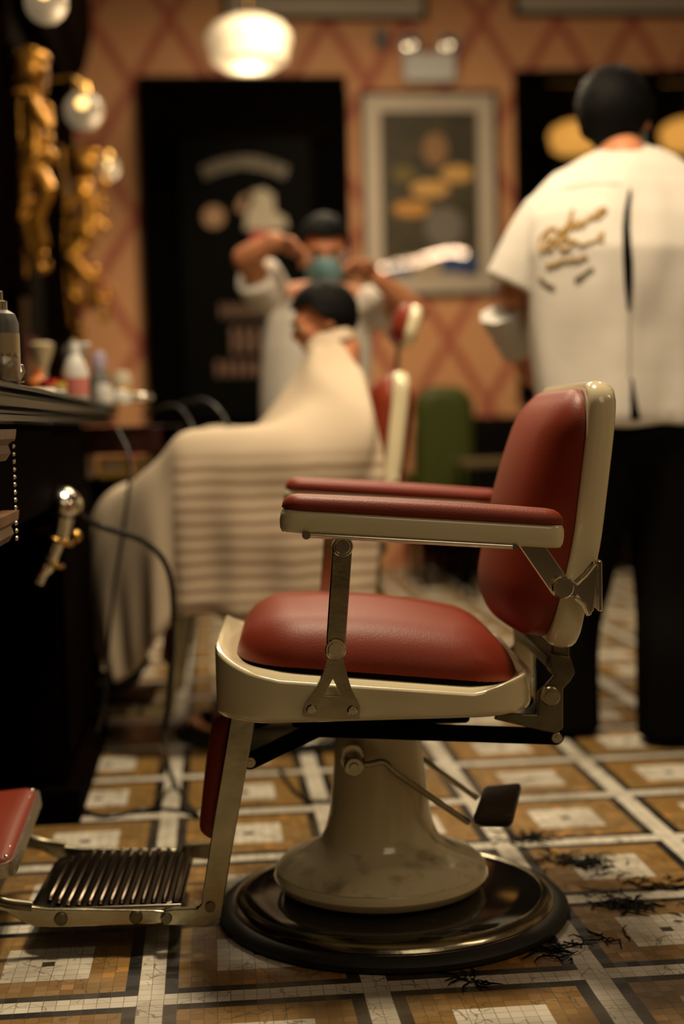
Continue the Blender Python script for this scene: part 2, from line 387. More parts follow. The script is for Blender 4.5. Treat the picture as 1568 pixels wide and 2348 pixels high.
# black sign board hung on the door
def sign():
    x0, x1, z0, z1 = at(415, 600, WY).x, at(715, 600, WY).x, at(560, 960, WY).z, at(560, 325, WY).z
    s = thing('sign_board', 'tall black sign board with faded arched lettering hung on the dark door', 'sign', ((x0 + x1) / 2, WY - .1, z0))
    Y = 0
    Geo().box((0, 0, (z1 - z0) / 2), (x1 - x0, .02, z1 - z0)).build('board', 'black_paint', s, bevel=.003)
    def P(px, py): q = at(px, py, WY - .112); return Vector((q.x - (x0 + x1) / 2, -.012, q.z - z0))
    sx = 1 / 3261 * 8.2
    g = Geo()                         # arched row of faded capitals
    for k in range(11):
        a = R_(lerp(58, -58, k / 10)); cx, cy = 561 + math.sin(-a) * 98 * -1, 0
        px = 561 + 88 * (k / 5 - 1); py = 372 + 22 * (k / 5 - 1) ** 2
        c = P(px, py); tilt = -(k / 5 - 1) * .4
        rot = Euler((0, -tilt, 0))
        for dx in (-.013, .013): g.box(c + rot.to_matrix() @ Vector((dx, 0, 0)), (.010, .004, .07), rot)
        for zz in ((.03, 0), (.03, -.03), (0,), (.03, 0, -.03), (-.03,))[(k * 3) % 5]: g.box(c + rot.to_matrix() @ Vector((0, 0, zz)), (.024, .004, .010), rot)
    g.build('arched_lettering', mat('sign_grey', (.30, .26, .19), .7), s, smooth=False)
    def blob(pxs, m, n):
        Geo().prism(pxs, lambda a, b: P(a, b), lambda a, b: P(a, b) + Vector((0, -.004, 0))).build(n, m, s, smooth=False)
    blob([(560, 470), (575, 440), (605, 432), (628, 448), (630, 485), (655, 500), (660, 520), (620, 530), (560, 525), (566, 490)], mat('sign_cream', (.42, .36, .25), .7), 'cream_figure')
    blob([(540, 478), (552, 452), (580, 442), (578, 470), (556, 490)], mat('sign_tan', (.32, .19, .10), .7), 'tan_patch')
    blob([(490 + 26 * math.cos(t / 12 * 6.283), 497 + 26 * math.sin(t / 12 * 6.283)) for t in range(12)], 'sign_tan', 'tan_disc')
    blob([(575, 540), (600, 524), (616, 534), (600, 555), (580, 560)], 'red', 'red_patch')
    m = mat('sign_brown', (.14, .075, .045), .7)
    g = Geo()
    for (px, w, py, h) in [(505 + 17 * i, 9, 712, 30) for i in range(11)] + [(530 + 24 * i, 14, 780, 62) for i in range(6)] + [(495 + 22 * i, 13, 845, 34) for i in range(9)]:
        a, b = P(px, py - h / 2), P(px + w, py + h / 2); g.box((a + b) / 2, (abs(b.x - a.x), .004, abs(a.z - b.z)))
        g.box((P(px + w, py) + P(px + w + 4, py)) / 2, (.02, .004, .02))
    g.build('lower_lettering', m, s, smooth=False)
sign()

# framed pictures
def frame(name, label, px0, px1, py0, py1, art, mount=.06, out=.02):
    Y = WY - .03; a = at(px0, (py0 + py1) / 2, Y); b = at(px1, (py0 + py1) / 2, Y); zt, zb = at((px0 + px1) / 2, py0, Y).z, at((px0 + px1) / 2, py1, Y).z
    w, h = b.x - a.x, zt - zb
    t = thing(name, label, 'picture', ((a.x + b.x) / 2, WY - .001, zb))
    g = Geo()
    for c, d in (((0, -.02, h - out / 2), (w, .04, out)), ((0, -.02, out / 2), (w, .04, out)), ((-w / 2 + out / 2, -.02, h / 2), (out, .04, h - 2 * out)), ((w / 2 - out / 2, -.02, h / 2), (out, .04, h - 2 * out))): g.box(c, d)
    g.build('outer_frame', 'dark_wood', t, bevel=.004)
    Geo().box((0, -.012, h / 2), (w - 2 * out, .01, h - 2 * out)).build('mount', 'paper_cream', t, smooth=False)
    iw, ih = w - 2 * out - 2 * mount, h - 2 * out - 2 * mount
    if art: art(t, iw, ih, h / 2)
    Geo().box((0, -.034, h / 2), (w - 2 * out, .003, h - 2 * out)).build('glass_sheet', 'glass', t, smooth=False)
def art_main(t, w, h, zc):
    Geo().box((0, -.019, zc), (w, .003, h)).build('print', mat('print_dark', (.03, .027, .012), .6, noise_amt=.8, nscale=9, col2=(.07, .05, .015)), t, smooth=False)
    def el(x, z, rx, rz, m, n, rot=0):
        Geo().prism([(math.cos(k / 20 * 6.283), math.sin(k / 20 * 6.283)) for k in range(20)],
            lambda a, b: Vector((x + rx * a * math.cos(rot) - rz * b * math.sin(rot), -.0205, zc + z + rx * a * math.sin(rot) + rz * b * math.cos(rot))),
            lambda a, b: Vector((x + rx * a * math.cos(rot) - rz * b * math.sin(rot), -.0235, zc + z + rx * a * math.sin(rot) + rz * b * math.cos(rot)))).build(n, m, t, smooth=False)
    f = mat('print_flesh', (.30, .16, .065), .6); y = mat('print_ochre', (.62, .36, .10), .6); y2 = mat('print_orange', (.55, .27, .05), .6); gy = mat('print_grey', (.17, .15, .12), .6)
    el(.06 * w, .27 * h, .13 * w, .1 * h, f, 'print_face'); el(.14 * w, -.2 * h, .2 * w, .12 * h, gy, 'print_cloth')
    el(.28 * w, .12 * h, .17 * w, .055 * h, y, 'print_shape'); el(0, .03 * h, .2 * w, .055 * h, y, 'print_shape'); el(-.2 * w, -.09 * h, .19 * w, .05 * h, y2, 'print_shape')
    el(-.27 * w, .12 * h, .12 * w, .05 * h, mat('print_olive', (.16, .12, .02), .6), 'print_shape')
    Geo().box((.28 * w, -.021, zc - .43 * h), (.36 * w, .002, .1 * h)).build('print_band', 'blue', t, smooth=False)
    Geo().box((-.33 * w, -.021, zc - .46 * h), (.28 * w, .002, .06 * h)).build('print_band', 'blue', t, smooth=False)
    Geo().box((.02 * w, -.0205, zc - .44 * h), (.6 * w, .001, .12 * h)).build('print_edge', mat('print_pale', (.42, .33, .2), .6), t, smooth=False)
frame('framed_poster', 'framed poster with pale mount and ochre shapes between the door and dark mirror', 830, 1142, 208, 678, art_main, .1, .016)
def art_grey(t, w, h, zc): Geo().box((0, -.019, zc), (w, .003, h)).build('print', mat('print_grey_sheet', (.22, .18, .17), .5, noise_amt=.6, nscale=5), t, smooth=False)
frame('framed_picture', 'dark framed picture cut by the top edge above the black door', 512, 978, -130, 46, art_grey, .12, .022)
frame('framed_picture', 'dark framed picture cut by the top edge above the dark mirror', 1178, 1700, -130, 38, art_grey, .12, .022)

# emergency light with two lamp heads, small sensor, grey plate
e = at(980, 162, WY); t = thing('emergency_light', 'white emergency light box with two round heads above the framed poster', 'emergency light', (e.x, WY, e.z))
Geo().box((0, -.045, 0), (.30, .09, .16)).build('housing', 'white_plastic', t, bevel=.01)
for sx in (-1, 1):
    h = Geo().cyl((sx * .11, -.03, .125), (sx * .11, -.11, .125), .045, .062, 28, .006).build('lamp_head', 'white_plastic', t)
    Geo().ball((sx * .11, -.108, .125), (.052, .012, .052)).build('lens', 'chrome', h)
    Geo().cyl((sx * .10, -.04, .075), (sx * .10, -.04, .11), .012).build('bracket', 'grey_plastic', t)
e = at(872, 92, WY); t = thing('wall_sensor', 'small grey blue sensor box on the wall left of the emergency light', 'sensor', (e.x, WY, e.z))
Geo().box((0, -.025, 0), (.07, .05, .11)).build('housing', mat('sensor_grey', (.11, .11, .12), .5), t, bevel=.01); Geo().ball((0, -.05, -.015), (.022, .016, .022)).build('lens', 'grey_plastic', t)
e = at(910, 747, WY); t = thing('grey_plate', 'small dark grey plate on the orange wall behind the far headrest', 'wall plate', (e.x, WY, e.z))
Geo().box((0, -.012, 0), (.2, .024, .05)).build('rail', 'grey_plastic', t, bevel=.005)
for k in (-.06, 0, .06): Geo().tube(crv([(k, -.02, 0), (k, -.05, -.01), (k, -.055, .02)], 4), .006).build('hook', 'grey_plastic', t)  # hooks are made up on a plain dark grey plate

# ------------------------------------------------------------------ lamps
def pendant(px, py, Y, label, w=190, es=None, group=None, zc=ZC):
    c = at(px, py, Y); k = (Y + 2.1) / 3261; r = w / 2 * k
    t = thing('pendant_lamp', label, 'lamp', (c.x, Y, c.z), group=group)
    pr = [(.28, .62), (.5, .60), (.85, .42), (1.0, .2), (1.0, .02), (.93, -.08), (.93, -.22), (.88, -.4), (.6, -.56), (.25, -.6), (.01, -.61)]
    Geo().lathe([(a * r, b * r) for a, b in pr][::-1], n=40).build('lamp_shade', 'lamp_glass' if not es else es, t)
    Geo().lathe([(r * .25, r * .58), (r * .3, r * .66), (r * .12, r * .85), (r * .04, r * .9)], n=24).build('fitter', 'brass', t)
    Geo().cyl((0, 0, r * .85), (0, 0, zc - c.z), .008).build('rod', 'brass', t)
    Geo().cyl((0, 0, zc - c.z - .03), (0, 0, zc - c.z), .06, .05).build('ceiling_rose', 'brass', t)
    return t, c, r
t, c, r = pendant(571, 102, 5.0, 'glowing cream schoolhouse pendant lamp hanging in front of the black door')
light('pendant_bulb', 'POINT', (c.x, 5.0, c.z - r * .9), 7, WARM, .1)
t, c, r = pendant(1318, 318, WY + .75, 'amber glowing bowl lamp built as a mirror reflection, left of the barber head', 120, mat('amber_glass', (.8, .45, .1), .4, emit=(1, .45, .08), es=.75), 'lamps mirrored in the dark pane', 3.07)  # built in depth where the dark mirror would reflect the room's lamps
t, c, r = pendant(1572, 312, WY + .75, 'amber glowing bowl lamp built as a mirror reflection at the right photo edge', 120, 'amber_glass', 'lamps mirrored in the dark pane', 3.07)

def globe(px, py, Y, rad, label):
    c = at(px, py, Y)
    t = thing('globe_sconce', label, 'wall lamp', (c.x, Y, c.z), group='globe lamps along the mirror wall')
    g = Geo().ball((0, 0, 0), rad, n=40, m=24); g.build('globe', 'globe_glass', t)
    Geo().ball((-.0, -rad * .55, rad * .12), (rad * .45, rad * .52, rad * .45)).build('glow_bulb', 'globe_bulb', t)
    Geo().cyl((0, 0, rad * .92), (0, 0, rad * 1.35), .03, .022).build('gallery', 'brass', t)
    Geo().tube(crv([(0, 0, rad * 1.3), (-.06, 0, rad * 1.7), (XL - c.x + .02, 0, rad * 1.3)], 6), .009).build('arm', 'brass', t)
    Geo().cyl((XL - c.x, 0, rad * 1.3), (XL - c.x + .03, 0, rad * 1.3), .05, .04).build('wall_plate', 'brass', t)
    light('sconce_bulb', 'POINT', (c.x + rad * 1.3, Y - rad * .4, c.z - rad), 1.3, WARM, .05)
globe(106, 6, 2.2, .062, 'round globe wall lamp cut by the top edge, nearest of the three')
globe(192, 254, 3.4, .072, 'round globe wall lamp with bright bulb above the second gilt carving')
globe(246, 386, 4.7, .055, 'small bright globe wall lamp lowest in view, beside the second gilt carving')

# lamps behind the camera side of the room, seen mirrored in the poster glass
t = thing('lamp_garland', 'row of small bulbs on a ceiling rail, mirrored in the poster glass', 'lamp', (2.4, -.6, 2.9))
gl = [(880, 614), (906, 607), (932, 603), (955, 600), (972, 592), (986, 588), (1000, 584), (1012, 581), (1026, 579), (1038, 577), (1050, 577), (1062, 581)]
pts = []
for q in gl:
    d_ = ray(*q); p = CAM + d_ * ((6.17 - CAM.y) / d_.y); d_ = Vector((d_.x, -d_.y, d_.z)); p = p + d_ * ((-.6 - 6.17) / d_.y); pts.append(p - Vector((2.4, -.6, 2.9)))
m_ = mat('bulb', (1, 1, 1), .3, emit=(1, .68, .42), es=95)
for p in pts: Geo().ball(p, .026, n=16, m=10).build('bulb', m_, t)
Geo().tube(crv([p + Vector((0, 0, .03)) for p in pts], 4), .008).build('rail', 'brass', t)
for p in (pts[0], pts[-1]): Geo().cyl(p + Vector((0, 0, .03)), (p.x, p.y, ZC - 2.9), .006).build('hanger', 'brass', t)

# ------------------------------------------------------------------ barber chair
ROT = R_(-3.5); B1 = (.411, .343)
AX = Vector((math.cos(ROT), math.sin(ROT), 0)); NY = Vector((-math.sin(ROT), math.cos(ROT), 0)); BO = Vector((*B1, 0))
def L(px, py, yl):                     # chair-local (x, z) on the chair's own side plane y = yl
    d = ray(px, py); o = CAM - BO; t = (yl - o.dot(NY)) / d.dot(NY); q = o + d * t
    return q.dot(AX), q.z
def rr(hx, hy, r, n=10, cx=0, cy=0):
    out = []
    for qx, qy, a0 in ((1, 1, 0), (-1, 1, 90), (-1, -1, 180), (1, -1, 270)):
        for k in range(n + 1):
            a = R_(a0 + 90 * k / n); out.append((cx + qx * (hx - r) + r * math.cos(a), cy + qy * (hy - r) + r * math.sin(a)))
    return out
def flatbar(g, p0, p1, w, th, y, n=8, ends=True):   # rounded flat bar in the side plane
    p0, p1 = Vector(p0), Vector(p1); d = (p1 - p0).normalized(); q = Vector((-d.y, d.x)); out = []
    for c, s in ((p1, 1), (p0, -1)):
        for k in range(n + 1):
            a = math.pi * (k / n - .5); out.append(c + s * (d * math.cos(a) * (w / 2 if ends else 0) + q * math.sin(a) * w / 2))
    return g.prism([tuple(o) for o in out], lambda a, b: (a, y - th / 2, b), lambda a, b: (a, y + th / 2, b))
def plate(g, pts, y, th):
    return g.prism(pts, lambda a, b: (a, y - th / 2, b), lambda a, b: (a, y + th / 2, b))
def smooth_poly(pts, n=5):
    P = [Vector((*p, 0)) for p in pts]; N = len(P); out = []
    for i in range(N):
        a, b, c, d = P[i - 1], P[i], P[(i + 1) % N], P[(i + 2) % N]
        for k in range(n):
            t = k / n; q = .5 * ((2 * b) + (c - a) * t + (2 * a - 5 * b + 4 * c - d) * t * t + (3 * b - a - 3 * c + d) * t ** 3); out.append((q.x, q.y))
    return out

def barber_chair(label, loc, rz, lift=0, head=False, flap=True):
    t = thing('barber_chair', label, 'barber chair', loc, rz)
    PX = -.02
    # floor plate
    Geo().lathe([(.0, 0), (.300, 0), (.307, .004), (.307, .012), (.300, .019), (.285, .022), (.27, .0215)], n=96).build('rubber_rim', 'black_rubber', t)
    Geo().lathe([(.282, .018), (.282, .024), (.272, .032), (.262, .036), (.22, .040), (.15, .046), (.05, .05), (.001, .05)], n=96, cap=False).build('base_plate', 'black_gloss', t)
    Geo().lathe([(.283, .021), (.279, .029), (.270, .035), (.262, .0375), (.260, .0362)], n=96, cap=False).build('chrome_ring', 'aged_chrome', t)
    pr = [(.12, .045), (.165, .048), (.182, .056), (.188, .068), (.184, .082), (.168, .096), (.14, .107), (.118, .118), (.103, .133), (.094, .155), (.088, .18), (.084, .22), (.079, .26), (.0755, .30), (.074, .318)]
    pd = Geo().lathe(pr, (PX, 0, 0), 72).build('pedestal', 'cream_enamel', t)
    Geo().lathe([(.1845, .0825), (.169, .0965), (.141, .1076), (.119, .1187), (.107, .129)], (PX, 0, 0), 72, cap=False).build('worn_band', 'worn_enamel', pd)
    Geo().lathe([(.074, .318), (.0765, .321), (.0765, .327), (.072, .330), (.072, .335 + lift), (.07, .337 + lift)], (PX, 0, 0), 60).build('inner_column', 'cream_enamel', t)
    # pump lever
    lv = Geo()
    h = L(810, 1750, -.085); k1 = L(880, 1748, -.10); k2 = L(1075, 1890, -.06)
    lv.tube(crv([(h[0], -.10, h[1]), ((h[0] + k1[0]) / 2, -.103, (h[1] + k1[1]) / 2), (k1[0], -.10, k1[1]), ((k1[0] * .8 + k2[0] * .2), -.095, k1[1] * .78 + k2[1] * .22), (k2[0], -.05, k2[1])], 6), .0055)
    k3 = L(960, 1735, .08); k4 = L(1095, 1832, .05)
    lv.tube([(k3[0] - .06, .085, k3[1] + .02), (k3[0], .085, k3[1]), (k4[0], .05, k4[1])], .005)
    lv = lv.build('pump_lever', 'aged_chrome', t)
    hb = Geo().cyl((h[0], -.075, h[1]), (h[0], -.115, h[1]), .017, n=28, bev=.002).cyl((h[0], -.116, h[1]), (h[0], -.119, h[1]), .008)
    plate(hb, smooth_poly([(h[0] - .012, h[1] + .03), (h[0] + .012, h[1] + .028), (h[0] + .02, h[1]), (h[0] + .012, h[1] - .014), (h[0] - .01, h[1] - .014), (h[0] - .022, h[1] + .006)]), -.082, .012)
    hb.build('lever_hub', 'aged_chrome', t, bevel=.001)
    q0, q1, q2, q3 = L(1082, 1888, -.06), L(1176, 1890, -.06), L(1196, 1808, .025), L(1108, 1816, .025)
    q = [Vector((q0[0], -.06, q0[1])), Vector((q1[0], -.06, q1[1])), Vector((q2[0], .025, q2[1])), Vector((q3[0], .025, q3[1]))]
    def pm(s, off):
        def f(u, v, n):
            uu, vv = (u / .045 + 1) / 2, (v / .05 + 1) / 2
            p = q[0].lerp(q[1], uu).lerp(q[3].lerp(q[2], uu), vv); nn = (q[1] - q[0]).cross(q[3] - q[0]).normalized()
            return p + nn * (n + off)
        return f
    pdl = Geo().pillow(pm(1, .004), .045, .05, .012, .006, .012, .006).build('foot_pedal', 'brown_rubber', lv)
    Geo().pillow(pm(1, -.002), .044, .049, .012, .004, .0, .008).build('pedal_underside', 'aged_chrome', lv)
    # under-seat casting and tray
    Z = lift
    Geo().box((-.02, 0, .372 + Z), (.30, .22, .045)).build('seat_bracket', 'black_paint', t, bevel=.008)
    def rim(x, y):
        fx = 1 - sstep(-.31, -.02, x)
        return .431 + .0 + fx * (.050 + .046 * (1 - min(1, abs(y) / .26) ** 2)) + .022 * sstep(.1, .22, x)
    def plat(x): return .456 - .105 * (x + .025)
    tray = []
    hx, hy, r, cx = .256, .272, .105, -.034
    for inset, zf in ((.06, lambda x, y: .392), (.012, lambda x, y: .392), (.003, lambda x, y: .396), (0, lambda x, y: .405), (0, lambda x, y: rim(x, y) - .006), (.002, lambda x, y: rim(x, y) - .001), (.006, lambda x, y: rim(x, y)), (.011, lambda x, y: rim(x, y) - .002), (.028, lambda x, y: lerp(rim(x, y), plat(x), .55) - .002), (.05, lambda x, y: plat(x) - .004), (.12, lambda x, y: plat(x) - .004)):
        tray.append([Vector((x, y, zf(x, y) + Z)) for x, y in rr(hx - inset, hy - inset, max(.02, r - inset), 12, cx)])
    Geo().rings(tray).build('seat_tray', 'cream_enamel', t, ang=55)
    # seat cushion
    def sm(a, b, n):
        x = a - .026; base = plat(x)
        return (x, b, base + n + Z)
    cu = Geo()
    cu.pillow(sm, .231, .236, .11, .085, .068, .0, 34, 34, crown=.030)
    cu = cu.build('seat_cushion', 'red_leather', t, ang=80)
    g = Geo(); pts = [(x - .026, y) for x, y in rr(.2285, .2335, .11, 12)]
    g.tube([Vector((x, y, plat(x) + .001 + Z)) for x, y in pts + pts[:1]], .004, 8); g.build('seam_piping', 'black_paint', cu)
    # backrest: shell, cushion, rear panel
    fr = [L(1258, 1490, -.235), L(1275, 1400, -.235), L(1312, 1250, -.235), L(1332, 1080, -.235), L(1346, 960, -.235), L(1350, 868, -.235)]
    zs = [p[1] for p in fr]; xs = [p[0] for p in fr]; ztop = zs[-1]; zbot = zs[0]; zm = (ztop + zbot) / 2; HH = (ztop - zbot) / 2
    def xf(z):
        for i in range(len(zs) - 1):
            if z <= zs[i + 1] or i == len(zs) - 2:
                tt = (z - zs[i]) / (zs[i + 1] - zs[i]); return lerp(xs[i], xs[i + 1], tt)
    def xfs(z): return (xf(z - .03) + xf(z) + xf(z + .03)) / 3
    NB = Vector((-.99, 0, .13))
    def bmap(off):
        def f(a, b, n):
            z = zm + b; p = Vector((xfs(z), a, z + Z)); return p + NB * (n + off)
        return f
    Geo().pillow(bmap(-.024), .243, HH, .048, .011, .022, .022, 30, 30).build('backrest_shell', 'cream_enamel', t, ang=70)
    def crownf(a, b, n):
        z = zm - .002 + b; p = Vector((xfs(z), a, z + Z)); vv = b / HH
        extra = .056 * (1 - (a / .232) ** 2) ** .8 * max(0, 1 - ((vv + .28) / 1.15) ** 2) if n > .001 else 0
        return p + NB * (n + extra)
    Geo().pillow(crownf, .231, HH - .012, .08, .085, .044, .0, 34, 40).build('backrest_cushion', 'red_leather', t, ang=80)
    Geo().pillow(lambda a, b, n: bmap(-.047)(a, b, -n), .215, HH - .03, .07, .03, .016 if head else .004, 0, 20, 20).build('rear_panel', 'red_leather', t, ang=80)
    if head:
        tx, tz = xfs(ztop) + .02, ztop + Z
        Geo().tube([(tx, 0, tz - .1), (tx + .012, 0, tz + .08)], .008).build('headrest_post', 'chrome', t)
        def hm(off):
            return lambda a, b, n: Vector((tx + .025, a, tz + .13 + b)) + Vector((-.95, 0, .31)) * (n + off) + Vector((.3 * b, 0, 0))
        Geo().pillow(hm(-.02), .13, .055, .045, .02, .02, .02, 20, 14).build('headrest_shell', 'cream_enamel', t, ang=70)
        Geo().pillow(hm(-.004), .125, .052, .045, .03, .035, 0, 20, 14).build('headrest_cushion', 'red_leather', t, ang=70)
    # arms
    for s in (-1, 1):
        ya = s * .318
        f0, f1 = L(640, 1190, -.318), L(1290, 1228, -.318)
        cx_ = (f0[0] + f1[0]) / 2; hl = (f1[0] - f0[0]) / 2; sl = (f1[1] - f0[1]) / (f1[0] - f0[0]); zc = (f0[1] + f1[1]) / 2 + Z
        ang = math.atan(sl)
        def am(off):
            return lambda a, b, n: (cx_ + a * math.cos(ang) - (n + off) * math.sin(ang), ya + b, zc + a * math.sin(ang) + (n + off) * math.cos(ang))
        ab = Geo().pillow(am(0), hl, .036, .022, .005, .0175, .0175, 30, 12).build('armrest', 'cream_enamel', t, ang=70)
        Geo().pillow(am(.019), hl - .002, .036, .026, .02, .020, .002, 34, 14, crown=.003).build('arm_pad', 'red_leather', ab, ang=80)
        a0, a1 = L(702, 1225, -.34), L(1178, 1252, -.34); g = Geo()
        for yy, dz in ((-.352, 0), (-.33, -.003)):
            g.tube([(a0[0], -s * yy, a0[1] + Z + dz), (a1[0], -s * yy, a1[1] + Z + dz)], .0032)
        g.cyl((a1[0], s * .334, a1[1] + Z), (a1[0], s * .356, a1[1] + Z), .0045).cyl((a0[0], s * .33, a0[1] + Z), (a0[0], s * .358, a0[1] + Z), .0065)
        for fx in (.06, .3, .5): g.box((lerp(a0[0], a1[0], fx), s * .34, a0[1] + Z + .004 - fx * .012), (.022, .02, .007))
        g.build('slide_rod', 'chrome', ab)
        # front support strap with pivots and triangular bracket
        p0, p1 = L(785, 1252, -.298), L(769, 1488, -.298); p0 = (p0[0], p0[1] + Z); p1 = (p1[0], p1[1] + Z)
        st = flatbar(Geo(), p0, p1, .030, .009, s * .296, 10).build('arm_strap', 'aged_chrome', t, bevel=.002)
        for p in (p0, p1):
            pv = Geo(); pv.cyl((p[0], s * .292, p[1]), (p[0], s * .308, p[1]), .0162, n=32, bev=.0015); pv.cyl((p[0], s * .307, p[1]), (p[0], s * .311, p[1]), .0118, n=32, bev=.001)
            pv.build('pivot', 'chrome', st)
        e = [L(x, y, -.288) for x, y in ((757, 1490), (782, 1490), (792, 1530), (806, 1580), (824, 1618), (824, 1640), (814, 1648), (705, 1644), (697, 1634), (699, 1616), (722, 1580), (742, 1540))]
        e = smooth_poly([(a, b + Z) for a, b in e], 4)
        hole = [L(x, y, -.288) for x, y in ((763, 1556), (783, 1597), (742, 1595))]; hole = [(a, b + Z) for a, b in hole]
        # ring the outline to the triangular hole
        g = Geo(); n = len(e); cxh, czh = sum(p[0] for p in hole) / 3, sum(p[1] for p in hole) / 3
        inner = []
        for (a, b) in e:                # ray from hole centre to outline, clipped to the hole edge
            dx, dz = a - cxh, b - czh; best = 9
            for i in range(3):
                (x1, z1), (x2, z2) = hole[i], hole[(i + 1) % 3]; ex, ez = x2 - x1, z2 - z1; den = dx * ez - dz * ex
                if abs(den) < 1e-12: continue
                tt = ((x1 - cxh) * ez - (z1 - czh) * ex) / den; uu = ((x1 - cxh) * dz - (z1 - czh) * dx) / den
                if tt > 0 and -.001 <= uu <= 1.001: best = min(best, tt)
            inner.append((cxh + dx * best, czh + dz * best))
        yo, yi = s * .291, s * .275
        R4 = [[Vector((a, yo, b)) for a, b in e], [Vector((a, yi, b)) for a, b in e], [Vector((a, yi, b)) for a, b in inner], [Vector((a, yo, b)) for a, b in inner], [Vector((a, yo, b)) for a, b in e]]
        g.rings(R4, cap=False); br = g.build('arm_bracket', 'aged_chrome', t, bevel=.0015)
        for x, y in ((714, 1627), (808, 1629)):
            p = L(x, y, -.29); Geo().cyl((p[0], s * .288, p[1] + Z), (p[0], s * .2955, p[1] + Z), .0095, .007, 20, .001).cyl((p[0], s * .295, p[1] + Z), (p[0], s * .298, p[1] + Z), .0035).build('screw', 'chrome', br)
        # rear link and back clamp
        p0, p1 = L(1212, 1246, -.285), L(1284, 1345, -.285); p0 = (p0[0], p0[1] + Z + .004); p1 = (p1[0], p1[1] + Z)
        lk = flatbar(Geo(), p0, p1, .034, .008, s * .282, 10).build('rear_link', 'chrome', t, bevel=.002)
        Geo().cyl((p1[0] + .002, s * .255, p1[1]), (p1[0] + .002, s * .30, p1[1]), .0175, n=32, bev=.002).cyl((p1[0] + .002, s * .30, p1[1]), (p1[0] + .002, s * .303, p1[1]), .013, n=32).build('pivot', 'chrome', lk)
        cl = [L(x, y, -.26) for x, y in ((1290, 1336), (1318, 1338), (1340, 1318), (1362, 1290), (1372, 1296), (1368, 1340), (1361, 1400), (1350, 1410), (1338, 1384), (1318, 1368), (1290, 1370))]
        g = plate(Geo(), [(a, b + Z) for a, b in cl], s * .256, .010)
        g.tube([(a, s * .263, b + Z) for a, b in (cl[1], cl[2], cl[3])], .005); g.tube([(a, s * .263, b + Z) for a, b in (cl[9], cl[8], cl[7])], .005)
        g.build('back_clamp', 'chrome', t, bevel=.002)
        # recline hinge plates under the back
        off = (1040, 1200, 4.126)
        hp = [(905, 1225), (1100, 1262), (1142, 1410), (1095, 1490), (1030, 1560), (1030, 1930), (970, 1982), (850, 1960), (380, 1850), (420, 1790), (640, 1800), (790, 1810), (795, 1590), (850, 1545), (955, 1425), (915, 1330)]
        hp = [L(off[0] + x / off[2], off[1] + y / off[2], -.19) for x, y in hp]
        hg = plate(Geo(), [(a, b + Z) for a, b in hp], s * .19, .012).build('hinge_plate', 'dark_metal', t, bevel=.002)
        p = L(1040 + 912 / 4.126, 1200 + 1632 / 4.126, -.2)
        Geo().cyl((p[0], s * .192, p[1] + Z), (p[0], s * .206, p[1] + Z), .016, n=28, bev=.002).cyl((p[0], s * .205, p[1] + Z), (p[0], s * .209, p[1] + Z), .009).build('hinge_bolt', 'aged_chrome', hg)
        # long black link bar
        m0, m1, m2 = L(573, 1750, -.17), L(728, 1672, -.16), L(1275, 1690, -.16)
        bb = Geo(); flatbar(bb, (m0[0], m0[1] + Z * .6), (m1[0], m1[1] + Z), .026, .014, s * .155); flatbar(bb, (m1[0], m1[1] + Z), (m2[0], m2[1] + Z), .026, .0138, s * .155)
        bb = bb.build('link_bar', 'black_paint', t, bevel=.001)
        for m_, z_ in ((m0, Z * .6), (m2, Z)): Geo().cyl((m_[0], s * .160, m_[1] + z_), (m_[0], s * .168, m_[1] + z_), .009, n=20, bev=.001).cyl((m_[0], s * .168, m_[1] + z_), (m_[0], s * .170, m_[1] + z_), .004).build('bar_bolt', 'aged_chrome', bb)
        # footrest strut (bent at the foot)
        ys = s * .178
        sp = [L(x, y, -.178) for x, y in ((532, 1625), (586, 1640), (566, 1760), (548, 1860), (530, 1960), (513, 2068), (508, 2100), (494, 2120), (470, 2124), (376, 2118), (366, 2104), (378, 2086), (400, 2082), (452, 2080), (462, 2070), (466, 2040), (490, 1880), (505, 1790))]
        sb = plate(Geo(), [(a, b + Z * .5) for a, b in sp], ys, .012).build('footrest_strut', 'aged_chrome', t, bevel=.002)
        for x, y in ((482, 2077), (383, 2104)):
            p = L(x, y, -.18); Geo().cyl((p[0], ys + s * .004, p[1] + Z * .5), (p[0], ys + s * .011, p[1] + Z * .5), .0085, n=20, bev=.001).build('strut_screw', 'dark_metal', sb)
        # footplate side rail
        rl = [L(x, y, -.168) for x, y in ((378, 2088), (352, 2086), (110, 2083), (60, 2076), (15, 2060), (-30, 2055), (-30, 2082), (15, 2090), (50, 2112), (80, 2124), (130, 2126), (352, 2118), (372, 2116))]
        rb = plate(Geo(), [(a, b + Z * .5) for a, b in rl], s * .166, .010).build('side_rail', 'aged_chrome', t, bevel=.002)
        for x, y in ((140, 2106), (312, 2102)):
            p = L(x, y, -.17); Geo().cyl((p[0], s * .169, p[1] + Z * .5), (p[0], s * .1755, p[1] + Z * .5), .011, n=24, bev=.002).build('rail_bolt', 'dark_metal', rb)
    # clamp band behind the shell
    p = L(1366, 1342, -.25); g = Geo(); rs = []
    for k in range(-6, 7):
        y = k / 6 * .262; x = p[0] + .004 + .01 * (1 - (k / 6) ** 2); hgt = .034 + .006 * abs(k / 6)
        rs.append([Vector((x - .004, y, p[1] + Z - hgt)), Vector((x + .004, y, p[1] + Z - hgt)), Vector((x + .004, y, p[1] + Z + hgt)), Vector((x - .004, y, p[1] + Z + hgt))])
    g.rings(rs).build('clamp_band', 'chrome', t, bevel=.002)
    # lower back post between shell and hinges
    g = Geo()
    for s in (-1, 1): g.box((xfs(zbot) + .028, s * .16, zbot - .02 + Z), (.03, .05, .06))
    g.box((xfs(zbot) + .02, 0, zbot - .03 + Z), (.028, .36, .02)); g.build('back_mount', 'dark_metal', t, bevel=.004)
